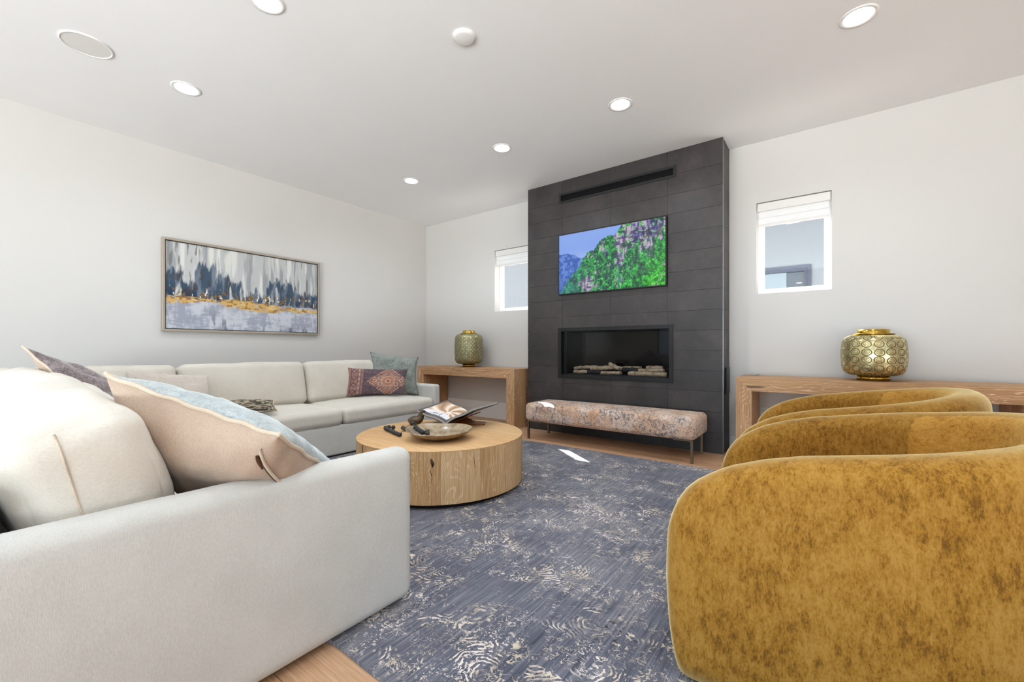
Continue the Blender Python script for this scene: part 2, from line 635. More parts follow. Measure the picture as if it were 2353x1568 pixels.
c = a.ramp(n, [(0.34, s2l((150, 120, 92))), (0.48, s2l((206, 182, 152))), (0.7, s2l((226, 208, 184)))])
bl = a.step(a.noise(a.coord((1, 1, 1)), 11, 2), 0.66, 0.70)
c = a.mix(a.math('MULTIPLY', bl, 0.8), c, s2l((120, 82, 56)))
M['log'] = a.set(base=c, rough=0.85, normal=a.bump(n, 0.3, 0.004))
a = NT('charred_log')
w = a.coord()
n = a.noise(w, 60, 3, 0.7)
M['char'] = a.set(base=a.ramp(n, [(0.4, s2l((22, 23, 25))), (0.7, s2l((66, 68, 74)))]), rough=0.7, normal=a.bump(n, 0.6, 0.006))
a = NT('stucco_exterior')
w = a.wcoord()
M['stucco'] = a.set(base=s2l((118, 126, 134)), rough=0.95, normal=a.bump(a.noise(w, 90, 3), 0.3, 0.005))
a = NT('exterior_ground')
w = a.wcoord()
M['ground'] = a.set(base=a.ramp(a.noise(w, 30, 4), [(0.3, s2l((186, 182, 174))), (0.7, s2l((206, 202, 194)))]), rough=0.95)
M['nframe'] = plain('slate_frame', (44, 54, 76), 0.4)
M['linen_sham'] = fabric('beige_linen_back', (184, 163, 145), (166, 144, 125), bump=0.25)
M['blue_velvet'] = velvet('pale_blue_velvet', (134, 143, 144), (160, 167, 168), (182, 187, 186), scale=1.0, stretch=(1, 1, 1), sheen=0.5, tint=(230, 240, 245))
M['mauve'] = velvet('mauve_velvet', (82, 72, 72), (112, 100, 100), (150, 138, 138), scale=1.4, stretch=(0.4, 1, 1), sheen=0.6)
M['grey_velvet'] = velvet('grey_velvet', (96, 102, 98), (128, 134, 128), (160, 164, 158), scale=1.2, stretch=(1, 1, 1), sheen=0.7)
M['boucle'] = fabric('oatmeal_weave', (214, 203, 192), (176, 163, 152), scale=420, stretch=(1, 1, 1), bump=0.6)
M['piping'] = fabric('linen_piping', (208, 192, 172), (186, 168, 148))
M['piping_dark'] = plain('dark_piping', (84, 84, 80), 0.9)


def attr_mat(name, emit=0.0, rough=0.8, spec=0.2, bumpn=None, coat=0.0):
    a = NT(name)
    at = a.n('ShaderNodeAttribute')
    at.attribute_name = 'Col'
    if emit > 0:
        return a.set(base=(0.01, 0.01, 0.01, 1), ecol=at.outputs['Color'], estr=emit, rough=0.15)
    kw = {}
    if bumpn:
        kw['normal'] = a.bump(a.noise(a.coord(), bumpn, 3), 0.3, 0.003)
    return a.set(base=at.outputs['Color'], rough=rough, spec=spec, **kw)


M['screen'] = attr_mat('television_picture', emit=1.1)
M['canvas'] = attr_mat('painted_canvas', rough=0.7, bumpn=60)
M['print'] = attr_mat('printed_page', rough=0.3, spec=0.4)
M['woven'] = attr_mat('woven_pattern', rough=0.95, bumpn=300)


def set_col(me, cols):
    at = me.color_attributes.new('Col', 'FLOAT_COLOR', 'POINT')
    cols = np.concatenate([cols.reshape(-1, 3), np.ones((cols.size // 3, 1))], 1)
    at.data.foreach_set('color', cols.astype(np.float32).ravel())


def picture(name, origin, ax, ay, W, H, nx, ny, func, mat, parent, loc=None):
    """flat picture: origin = lower-left, ax/ay unit directions; colours from func(s,t) -> linear rgb"""
    s = np.linspace(0, 1, nx)
    t = np.linspace(0, 1, ny)
    S, T = np.meshgrid(s, t)
    o = np.array(origin, float)
    P = o + S[..., None] * np.array(ax) * W + T[..., None] * np.array(ay) * H
    idx = np.arange(nx * ny).reshape(ny, nx)
    F = np.stack([idx[:-1, :-1], idx[:-1, 1:], idx[1:, 1:], idx[1:, :-1]], -1).reshape(-1, 4)
    ob = mesh_obj(name, P.reshape(-1, 3), F.tolist(), mat, parent, loc=loc)
    set_col(ob.data, func(S, T))
    return ob


def lin(c):
    return np.array(s2l(c)[:3])


# ---------------------------------------------------------------- the setting
XL, XR, YB, YF, H = -5.375, 3.4, -3.4, 4.79, 3.05
WT = 0.2


def holed_wall_y(name, y0, y1, x0, x1, z0, z1, holes, mat):
    """wall slab perpendicular to Y with rectangular holes (xa, xb, za, zb)"""
    mb = MB()
    xs = sorted(set([x0, x1] + [v for h in holes for v in h[:2]]))
    for xa, xb in zip(xs[:-1], xs[1:]):
        hs = sorted([h for h in holes if h[0] <= xa + 1e-6 and h[1] >= xb - 1e-6], key=lambda h: h[2])
        z = z0
        for h in hs:
            if h[2] > z + 1e-6:
                mb.box(xa, xb, y0, y1, z, h[2])
            z = h[3]
        if z < z1 - 1e-6:
            mb.box(xa, xb, y0, y1, z, z1)
    return mb


W1 = (-3.90, -3.31, 1.557, 2.448)
W2 = (-0.568, 0.025, 1.555, 2.452)
back = holed_wall_y('w', YF, YF + WT, XL - WT, XR + WT, -0.05, H + 0.1, [W1, W2], None).build('wall_back', M['wall'])
tag(back, kind='structure')
o = MB().box(XL - WT, XL, YB - WT, YF, -0.05, H + 0.1).build('wall_left', M['wall'])
tag(o, kind='structure')
W3 = (-4.0, 2.2, 0.06, 2.5)
o = holed_wall_y('w', YB - WT, YB, XL, XR + WT, -0.05, H + 0.1, [W3], None).build('wall_front', M['wall'])
tag(o, kind='structure')
mb = MB()
mb.box(XR, XR + WT, YB, -2.6, -0.05, H + 0.1).box(XR, XR + WT, 2.0, YF, -0.05, H + 0.1)
mb.box(XR, XR + WT, -2.6, 2.0, -0.05, 0.2).box(XR, XR + WT, -2.6, 2.0, 2.5, H + 0.1)
tag(mb.build('wall_right', M['wall']), kind='structure')
o = MB().box(XL, XR, YB, YF, H, H + 0.1).build('ceiling', M['ceiling'])
tag(o, kind='structure')

# floor: subfloor with oak planks as parts
fl = MB().box(XL, XR, YB, YF, -0.05, -0.012).build('floor', M['joint'])
tag(fl, kind='structure')
pw = 0.19
row = 0
y = 4.79 - pw * 43
plank_cache = {}
while y < YF - 0.01:
    x = XL + [0.0, -1.3, -0.65, -1.9, -0.3][row % 5]
    while x < XR:
        L = [2.2, 1.9, 2.4, 2.05][(row * 3 + int((x + 9) * 2)) % 4]
        xa, xb = max(x, XL), min(x + L, XR)
        y1 = min(y + pw, YF)
        if xb - xa > 0.03:
            key = (round(xb - xa, 3), round(y1 - y, 3))
            if key not in plank_cache:
                hx, hy = (xb - xa) / 2 - 0.0012, (y1 - y) / 2 - 0.0012
                p = MB().box(-hx, hx, -hy, hy, -0.012, 0.0).build('plank', M['floor'], fl)
                plank_cache[key] = p.data
            else:
                p = bpy.data.objects.new('plank', plank_cache[key])
                p.parent = fl
                COL.objects.link(p)
            p.location = ((xa + xb) / 2, (y + y1) / 2, random.uniform(-0.0004, 0))
        x += L
    y += pw
    row += 1

# baseboards (tall two-step profile)


def baseboard(name, x0, x1, y0, y1, axis):
    mb = MB()
    if axis == 'y':
        mb.box(x0, x1, y0 - 0.016, y1, 0.0, 0.125).box(x0, x1, y0 - 0.011, y1, 0.125, 0.132)
        mb.box(x0, x1, y0 - 0.015, y1, 0.132, 0.24)
    else:
        mb.box(x0, x1 + 0.016, y0, y1, 0.0, 0.125).box(x0, x1 + 0.011, y0, y1, 0.125, 0.132)
        mb.box(x0, x1 + 0.015, y0, y1, 0.132, 0.24)
    return tag(mb.build(name, M['trim']), kind='structure')


baseboard('baseboard_back', XL + 0.018, -3.09, YF, YF, 'y')
mbb = MB()
mbb.box(-0.80, XR, YF - 0.016, YF, 0, 0.13)
tag(mbb.build('baseboard_right', M['trim']), kind='structure')
baseboard('baseboard_left', XL, XL, YB, YF - 0.02, 'x')


# windows of the back wall
def window(name, W, gy=0.11):
    x0, x1, z0, z1 = W
    root = empty(name, ((x0 + x1) / 2, YF + gy, z0))
    tag(root, kind='structure')
    cx, cz = (x0 + x1) / 2, z0
    hx = (x1 - x0) / 2
    h = z1 - z0
    f = 0.045
    mb = MB()
    mb.box(-hx, -hx + f, 0, 0.06, 0, h).box(hx - f, hx, 0, 0.06, 0, h).box(-hx + f, hx - f, 0, 0.06, 0, f).box(-hx + f, hx - f, 0, 0.06, h - f, h)
    mb.build('window_frame', M['vinyl'], root, bevel=0.003)
    MB().box(-hx + f, hx - f, 0.028, 0.032, f, h - f).build('window_pane', M['glass'], root)
    mb = MB()
    g = 0.012
    mb.box(-hx + f, -hx + f + g, 0.01, 0.05, f, h - f).box(hx - f - g, hx - f, 0.01, 0.05, f, h - f)
    mb.box(-hx + f + g, hx - f - g, 0.01, 0.05, f, f + g).box(-hx + f + g, hx - f - g, 0.01, 0.05, h - f - g, h - f)
    mb.build('glazing_bead', M['vinyl'], root)
    return root


window('window_1', W1)
window('window_2', W2)


def shade(W, label, drop):
    x0, x1, z0, z1 = W
    root = empty('roller_shade', ((x0 + x1) / 2, YF + 0.03, z1))
    tag(root, label, 'window shade', 'roller shades in the two small windows')
    hx = (x1 - x0) / 2 - 0.006
    MB().box(-hx, hx, -0.022, 0.03, -0.085, -0.006).build('cassette', M['trim'], root, bevel=0.008)
    # banded shade cloth: softly pleated vertical strip
    n = 26
    vs, fs = [], []
    for i in range(n + 1):
        z = -0.08 - (drop - 0.10) * i / n
        k = abs(((i / n) * 3.0) % 1.0 - 0.5) * 2
        yy = 0.0 + 0.010 * (k ** 0.4) - 0.004
        for yy2 in (yy, yy + 0.006):
            vs += [(-hx + 0.012, yy2, z), (hx - 0.012, yy2, z)]
    for i in range(n):
        b = i * 4
        fs += [(b, b + 1, b + 5, b + 4), (b + 2, b + 6, b + 7, b + 3), (b, b + 4, b + 6, b + 2), (b + 1, b + 3, b + 7, b + 5)]
    mesh_obj('shade_cloth', vs, fs, M['shade'], root, smooth=False)
    MB().box(-hx + 0.01, hx - 0.01, -0.008, 0.012, -drop, -drop + 0.028).build('bottom_rail', M['trim'], root, bevel=0.004)
    MB().box(-0.05, 0.05, -0.010, -0.004, -drop - 0.010, -drop + 0.003).build('pull_tab', M['vinyl'], root)
    return root


shade(W1, 'white banded roller shade raised in the window left of the dark fireplace', 0.235)
shade(W2, 'white banded roller shade raised in the window right of the dark fireplace', 0.235)

# large glazed openings behind the camera
for nm, horizontal in (('window_3', True), ('window_4', False)):
    root = empty(nm, (0, 0, 0))
    tag(root, kind='structure')
    mb = MB()
    if horizontal:
        x0, x1, z0, z1 = W3
        for i in range(5):
            xx = x0 + (x1 - x0) * i / 4
            mb.box(xx - 0.04, xx + 0.04, YB - 0.12, YB - 0.06, z0, z1)
        mb.box(x0, x1, YB - 0.12, YB - 0.06, z1 - 0.07, z1).box(x0, x1, YB - 0.12, YB - 0.06, z0, z0 + 0.07)
    else:
        for i in range(4):
            yy = -2.6 + 4.6 * i / 3
            mb.box(XR + 0.06, XR + 0.12, yy - 0.035, yy + 0.035, 0.2, 2.5)
        mb.box(XR + 0.06, XR + 0.12, -2.6, 2.0, 2.43, 2.5).box(XR + 0.06, XR + 0.12, -2.6, 2.0, 0.2, 0.27)
    mb.build('window_frame', M['black'], root)

# outside: side yard and the neighbouring house
g = MB().box(-40, 40, -40, 40, -0.35, -0.25).build('ground', M['ground'])
tag(g, kind='structure')
nb = empty('neighbouring_house', (-1.0, 9.0, -0.25))
tag(nb, 'pale stucco house with a slate-framed window beyond the small windows', 'building')
NY = 0.0
NX0, NX1, NZ0, NZ1 = -2.2, 0.765, 1.30, 2.736     # window opening, local to nb
mbn = holed_wall_y('n', NY, NY + 0.25, -9, 9, 0.0, 3.55, [(NX0, NX1, NZ0, NZ1)], None)
mbn.build('house_wall', M['stucco'], nb)
MB().box(-9, 9, NY - 0.10, NY + 0.4, 3.55, 3.66).build('parapet_cap', M['nframe'], nb)
mbn = MB()
for k, (d, t) in enumerate(((0.0, 0.05), (0.05, 0.05))):
    y0 = NY - 0.03 + 0.03 * k
    mbn.box(NX0 + d, NX1 - d, y0, y0 + 0.07, NZ1 - d - t, NZ1 - d).box(NX0 + d, NX1 - d, y0, y0 + 0.07, NZ0 + d, NZ0 + d + t)
    mbn.box(NX0 + d, NX0 + d + t, y0, y0 + 0.07, NZ0 + d + t, NZ1 - d - t).box(NX1 - d - t, NX1 - d, y0, y0 + 0.07, NZ0 + d + t, NZ1 - d - t)
wf = mbn.build('house_window_frame', M['nframe'], nb)
MB().box(NX0 + 0.1, NX1 - 0.1, NY + 0.05, NY + 0.06, NZ0 + 0.1, NZ1 - 0.1).build('window_pane', M['darkpane'], wf)
# curtain edge, and glowing discs added as ceiling lights reflected in that pane
MB().box(NX0 + 0.1, 0.400, NY + 0.035, NY + 0.045, NZ0 + 0.1, NZ1 - 0.1).build('pale_blind', plain('pale_blue_blind', (112, 130, 142), 0.4), wf)
for (lx, lz, lr) in ((0.500, 2.665, 0.053), (0.590, 2.435, 0.042)):
    mb = MB()
    pts = [(lx + lr * math.cos(q), NY + 0.03, lz + lr * 0.16 * math.sin(q)) for q in np.linspace(0, 2 * PI, 20, endpoint=False)]
    pts2 = [(p[0], NY + 0.049, p[2]) for p in pts]
    mb.v = pts + pts2
    mb.f = [tuple(range(20))] + [tuple(reversed(range(20, 40)))] + [(i, i + 20, (i + 1) % 20 + 20, (i + 1) % 20) for i in range(20)]
    o = mb.build('downlight_reflection', None, wf)
    aa = NT('reflected_lamp_glow')
    o.data.materials.append(aa.set(base=(1, 1, 1, 1), ecol=(1, 0.93, 0.8, 1), estr=1.1))

# ---------------------------------------------------------------- fireplace chase
CX0, CX1, CY = -3.08, -0.81, 4.46
fp = empty('fireplace', ((CX0 + CX1) / 2, CY, 0))
FX = (CX0 + CX1) / 2
tag(fp, 'tall charcoal tiled fireplace chimney breast reaching the ceiling between the windows', 'fireplace')
FB = (-2.632, -1.272, 0.664, 1.266)
VT = (-2.619, -1.246, 2.773, 2.895)
FBi = (-2.60, -1.305, 0.70, 1.235)   # hole
VTi = (-2.60, -1.265, 2.79, 2.88)
core = holed_wall_y('c', CY + 0.010, CY + 0.10, CX0 + 0.01, CX1 - 0.01, 0, H, [FBi, VTi], None)
core.box(CX0 + 0.01, CX1 - 0.01, YF - 0.03, YF, 0, H).box(CX0 + 0.01, CX0 + 0.06, CY + 0.10, YF - 0.03, 0, H).box(CX1 - 0.06, CX1 - 0.01, CY + 0.10, YF - 0.03, 0, H)
for i, v in enumerate(core.v):
    core.v[i] = (v[0] - FX, v[1] - CY, v[2])
core.build('chimney_core', M['joint'], fp)
cols = [CX0, -2.574, -1.953, -1.329, CX1]
rows = [0.0] + [0.2 * k for k in range(1, 15)] + [H]


def cut(rects, hole):
    out = []
    for (a0, a1, b0, b1) in rects:
        h0, h1, k0, k1 = hole
        if h0 >= a1 or h1 <= a0 or k0 >= b1 or k1 <= b0:
            out.append((a0, a1, b0, b1))
            continue
        if h0 > a0:
            out.append((a0, h0, b0, b1))
        if h1 < a1:
            out.append((h1, a1, b0, b1))
        m0, m1 = max(a0, h0), min(a1, h1)
        if k0 > b0:
            out.append((m0, m1, b0, k0))
        if k1 < b1:
            out.append((m0, m1, k1, b1))
    return out


gp = 0.0011
for ci in range(4):
    for ri in range(len(rows) - 1):
        a0, a1, b0, b1 = cols[ci] + (gp if ci else 0), cols[ci + 1] - (gp if ci < 3 else 0), rows[ri] + gp, rows[ri + 1] - gp
        rects = cut(cut([(a0, a1, b0, b1)], FBi), VTi)
        if not rects:
            continue
        mb = MB()
        pr = random.uniform(0, 0.0012)
        for (p0, p1, q0, q1) in rects:
            mb.box(p0 - FX, p1 - FX, -pr, 0.0095, q0, q1)
        mb.build('tile', M['tile'], fp)
for side, xx in ((1, CX1), (-1, CX0)):
    for ri in range(len(rows) - 1):
        for (ya, yb) in ((0.0105, 0.33),):
            mb = MB()
            x0, x1 = (xx - 0.0095, xx) if side > 0 else (xx, xx + 0.0095)
            mb.box(x0 - FX, x1 - FX, ya, yb, rows[ri] + gp, rows[ri + 1] - gp)
            mb.build('tile', M['tile'], fp)
# polished metal edge strip on the right corner
MB().box(CX1 - FX, CX1 + 0.004 - FX, -0.001, 0.012, 0, H).build('edge_trim', plain('steel_edge', (150, 152, 156), 0.25, 1.0), fp)

# firebox
fb = empty('firebox', ((FB[0] + FB[1]) / 2 - FX, 0, FB[2]), parent=fp)
BX = (FB[0] + FB[1]) / 2
hw, hh = (FB[1] - FB[0]) / 2, FB[3] - FB[2]
fw = 0.042
mb = MB()
mb.box(-hw, -hw + fw, -0.012, 0.02, 0, hh).box(hw - fw, hw, -0.012, 0.02, 0, hh)
mb.box(-hw + fw, hw - fw, -0.012, 0.02, 0, fw).box(-hw + fw, hw - fw, -0.012, 0.02, hh - fw, hh)
o = mb.build('firebox_frame', M['black'], fb, bevel=0.002)
mb = MB()
i0, i1, k0, k1 = -hw + fw, hw - fw, fw, hh - fw
mb.box(i0 - 0.01, i0, 0.02, 0.29, k0, k1).box(i1, i1 + 0.01, 0.02, 0.29, k0, k1)
mb.box(i0, i1, 0.02, 0.29, k0 - 0.01, k0).box(i0, i1, 0.02, 0.29, k1, k1 + 0.01)
mb.build('firebox_liner', M['blackmat'], fb)
MB().box(i0, i1, 0.275, 0.285, k0, k1).build('firebox_back', M['ceramic'], fb)
MB().box(i0, i1, 0.022, 0.026, k0, k1).build('firebox_glass', M['fireglass'], fb)
MB().box(i0 + 0.02, i1 - 0.02, 0.05, 0.25, k0, k0 + 0.012).build('ember_bed', M['char'], fb)
mb = MB()
for xx in (i0 + 0.02, i0 + 0.045):
    mb.box(xx, xx + 0.006, 0.03, 0.04, k0, k1)
mb.build('screen_rail', M['black'], fb)

# fire logs: tan and charred
zf = FB[2] + fw + 0.012
LOGS = [
    # x0, y0, z0, x1, y1, z1, r, mat, label
    (-2.47, 4.56, .020, -2.28, 4.54, .024, .022, 'log', 'short tan log end at the far left of the fire bed'),
    (-2.32, 4.545, .022, -2.10, 4.55, .026, .026, 'char', 'charred black log low at the left of the fire bed'),
    (-2.14, 4.55, .022, -1.86, 4.545, .022, .022, 'log', 'pale tan log lying low left of the middle of the fire bed'),
    (-2.50, 4.62, .062, -2.20, 4.66, .085, .022, 'log', 'tan log at the rear left of the fire bed'),
    (-2.26, 4.58, .062, -1.98, 4.62, .082, .026, 'log', 'split tan log resting across the left middle of the fire'),
    (-2.04, 4.62, .125, -1.90, 4.57, .070, .024, 'log', 'stubby tan log propped upright at the middle of the fire'),
    (-1.98, 4.62, .070, -1.66, 4.63, .082, .024, 'log', 'tan log behind the charred middle log'),
    (-1.86, 4.575, .062, -1.68, 4.57, .062, .028, 'char', 'charred black log lying at the middle of the fire'),
    (-1.68, 4.575, .060, -1.40, 4.60, .066, .022, 'log', 'long tan log lying right of the charred middle log'),
    (-1.78, 4.545, .022, -1.52, 4.54, .026, .028, 'log', 'thick split tan log low at the right front of the fire bed'),
    (-1.54, 4.54, .024, -1.36, 4.545, .024, .028, 'log', 'thick knotty log at the far right of the fire bed'),
    (-1.62, 4.67, .085, -1.44, 4.66, .088, .024, 'log', 'tan log at the rear right of the fire bed'),
]
LOGS = [l for l in LOGS]


def make_log(l):
    x0, y0, z0, x1, y1, z1, r, mat, label = l
    c = Vector(((x0 + x1) / 2, (y0 + y1) / 2, zf + min(z0, z1)))
    n = 12
    pts, rr = [], []
    for i in range(n + 1):
        t = i / n
        p = Vector((x0 + (x1 - x0) * t, y0 + (y1 - y0) * t, zf + z0 + (z1 - z0) * t)) - c
        p += Vector((0, random.uniform(-.003, .003), random.uniform(-.003, .003)))
        pts.append(p)
        rr.append(r * (0.85 + 0.2 * random.random()) * (0.8 if i in (0, n) else 1))
    o = MB().tube(pts, rr, 10).build('fire_log', M[mat], None, smooth=True, loc=c)
    autosmooth(o, 60)
    tag(o, label, 'log', 'logs in the fireplace')


for l in LOGS:
    make_log(l)

# vent grille
vt = empty('vent_grille', ((VT[0] + VT[1]) / 2, CY, VT[2]))
tag(vt, 'long black slotted air vent set high in the fireplace tiles', 'vent')
hw, hh = (VT[1] - VT[0]) / 2, VT[3] - VT[2]
fw = 0.026
mb = MB().box(-hw, -hw + fw, -0.008, 0.0, 0, hh).box(hw - fw, hw, -0.008, 0.0, 0, hh).box(-hw + fw, hw - fw, -0.008, 0.0, 0, fw).box(-hw + fw, hw - fw, -0.008, 0.0, hh - fw, hh)
mb.build('frame', M['slat'], vt)
MB().box(-hw + fw - 0.004, hw - fw + 0.004, 0.06, 0.065, fw - 0.006, hh - fw + 0.006).build('backing', M['blackmat'], vt)
for k in range(4):
    z = fw + 0.004 + (hh - 2 * fw) * (k + 0.45) / 4
    MB().rot_box((0, 0.016, z), (1, 0, 0), (0, 0.9, -0.43), (0, 0.43, 0.9), hw - fw, 0.014, 0.002).build('slat', M['slat'], vt)

# television
tv = empty('television', (-1.965, CY, 1.66))
tag(tv, 'flat television showing a green forested cliff, on the charcoal fireplace tiles', 'television')
TW, TH = 1.278, 0.724
MB().box(-TW / 2, TW / 2, -0.045, -0.012, 0, TH).build('tv_body', M['black'], tv, bevel=0.003)
MB().box(-0.3, 0.3, -0.012, 0.0, 0.15, 0.5).build('wall_bracket', M['blackmat'], tv)


def tv_pic(S, T):
    asp = TW / TH
    X = S * asp
    sky = np.zeros(S.shape + (3,)) + lin((122, 158, 232))
    sky = mixc(sky, lin((158, 184, 240)), sm(0.4, 1.0, T) * 0.35)
    sky = mixc(sky, lin((172, 196, 238)), sm(0.75, 0.5, T) * 0.6)
    c = sky
    # distant blue hills
    ht = 0.60 + 0.07 * np.sin(S * 14 + 0.6) * sm(0.5, 0, S) + 0.05 * (fbm(X * 14, T * 2, 5) - .5) * 2
    hill = sm(0.01, -0.01, T - ht - 0.02)
    n = fbm(X * 22, T * 22, 8)
    hc = mixc(np.zeros(S.shape + (3,)) + lin((52, 92, 178)), lin((96, 136, 214)), sm(.4, .6, n))
    hc = mixc(hc, lin((36, 78, 160)), sm(0.45, 0.05, T) * 0.6)
    c = c * (1 - hill[..., None]) + hc * hill[..., None]
    # main cliff
    xs = [0.0, 0.08, 0.14, 0.20, 0.25, 0.30, 0.36, 0.42, 0.50, 0.56, 0.60, 0.64, 0.70, 1.0]
    ys = [-0.02, 0.18, 0.30, 0.40, 0.56, 0.64, 0.66, 0.80, 0.86, 0.87, 0.93, 1.02, 1.1, 1.2]
    edge = np.interp(S, xs, ys) + 0.07 * (fbm(X * 18, T * 6, 21, 4) - .5) + 0.03 * (vnoise(X * 55, T * 25, 3) - .5)
    m = sm(0.006, -0.006, T - edge)
    n1 = fbm(X * 13, T * 13, 31, 4)
    n2 = fbm(X * 27, T * 27, 41, 4)
    n3 = fbm(X * 60, T * 60, 51, 2)
    nv = fbm(X * 30, T * 7, 61, 4)
    rock = mixc(np.zeros(S.shape + (3,)) + lin((76, 82, 140)), lin((196, 178, 200)), sm(.38, .62, nv * 0.6 + n2 * 0.4))
    rock = mixc(rock, lin((226, 206, 196)), sm(.55, .72, n2) * sm(.4, .8, T))
    rock = mixc(rock, lin((34, 34, 78)), sm(.60, .68, fbm(X * 9, T * 30, 71, 3)) * .8)
    gs = n2 * 0.5 + n3 * 0.5
    g = np.zeros(S.shape + (3,)) + lin((10, 70, 52))
    g = mixc(g, lin((40, 150, 74)), sm(.38, .55, gs))
    g = mixc(g, lin((110, 216, 130)), sm(.58, .76, gs))
    yel = sm(.45, .95, S - T * 0.55)[...]
    gy = mixc(mixc(np.zeros(S.shape + (3,)) + lin((14, 110, 24)), lin((54, 196, 34)), sm(.38, .55, gs)), lin((136, 240, 96)), sm(.6, .78, gs))
    g = g * (1 - yel[..., None]) + gy * yel[..., None]
    bluer = sm(.35, .05, S)
    g = mixc(g, lin((44, 150, 150)), bluer * .45)
    # where rock shows
    rk = np.exp(-(((S - .80) / .16) ** 2 + ((T - .80) / .20) ** 2)) * 0.45 + np.exp(-(((S - .60) / .05) ** 2 + ((T - .45) / .3) ** 2)) * 0.25
    rk = rk + np.exp(-(((S - .30) / .08) ** 2 + ((T - .12) / .12) ** 2)) * 0.3 + np.exp(-(((S - .46) / .05) ** 2 + ((T - .65) / .12) ** 2)) * 0.22
    rk = rk + np.exp(-(((S - .9) / .08) ** 2 + ((T - .9) / .12) ** 2)) * 0.25
    rm = sm(.545, .60, n1 * 0.55 + nv * 0.3 + rk)
    rm = rm * sm(.80, .62, n2 * (1.0) + .05)
    cc = g * (1 - rm[..., None]) + rock * rm[..., None]
    cc = mixc(cc, lin((10, 34, 60)), sm(.52, .66, fbm(X * 20, T * 9, 91, 3)) * .7 * sm(1.1, .7, S - T * .3))
    return c * (1 - m[..., None]) + cc * m[..., None]


picture('screen', (-TW / 2 + 0.012, -0.0462, 0.014), (1, 0, 0), (0, 0, 1), TW - 0.024, TH - 0.026, 380, 216, tv_pic, M['screen'], tv)

# control plate on the side of the chimney
o = MB().box(0.0, 0.012, -0.085, 0.085, -0.13, 0.13).build('control_plate', M['black'], None, bevel=0.003, loc=(CX1 + 0.0005, 4.66, 0.70))
tag(o, 'dark rectangular control plate on the right side of the fireplace', 'control panel')

# ---------------------------------------------------------------- framed painting
pt = empty('framed_painting', (XL + 0.001, 2.105, 1.192), 0)
tag(pt, 'wide abstract painting in grey, blue and gold with a thin silver frame', 'painting')
PW, PH = 1.635, 0.948
fr = plain('champagne_frame', (190, 180, 166), 0.35, 0.7)
mb = MB()
t = 0.024
mb.box(0, 0.05, -PW / 2, -PW / 2 + t, 0, PH).box(0, 0.05, PW / 2 - t, PW / 2, 0, PH)
mb.box(0, 0.05, -PW / 2 + t, PW / 2 - t, 0, t).box(0, 0.05, -PW / 2 + t, PW / 2 - t, PH - t, PH)
mb.build('picture_frame', fr, pt, bevel=0.003)
MB().box(0, 0.012, -PW / 2 + t, PW / 2 - t, t, PH - t).build('backing_board', plain('frame_shadow_gap', (70, 70, 72), 0.7), pt)


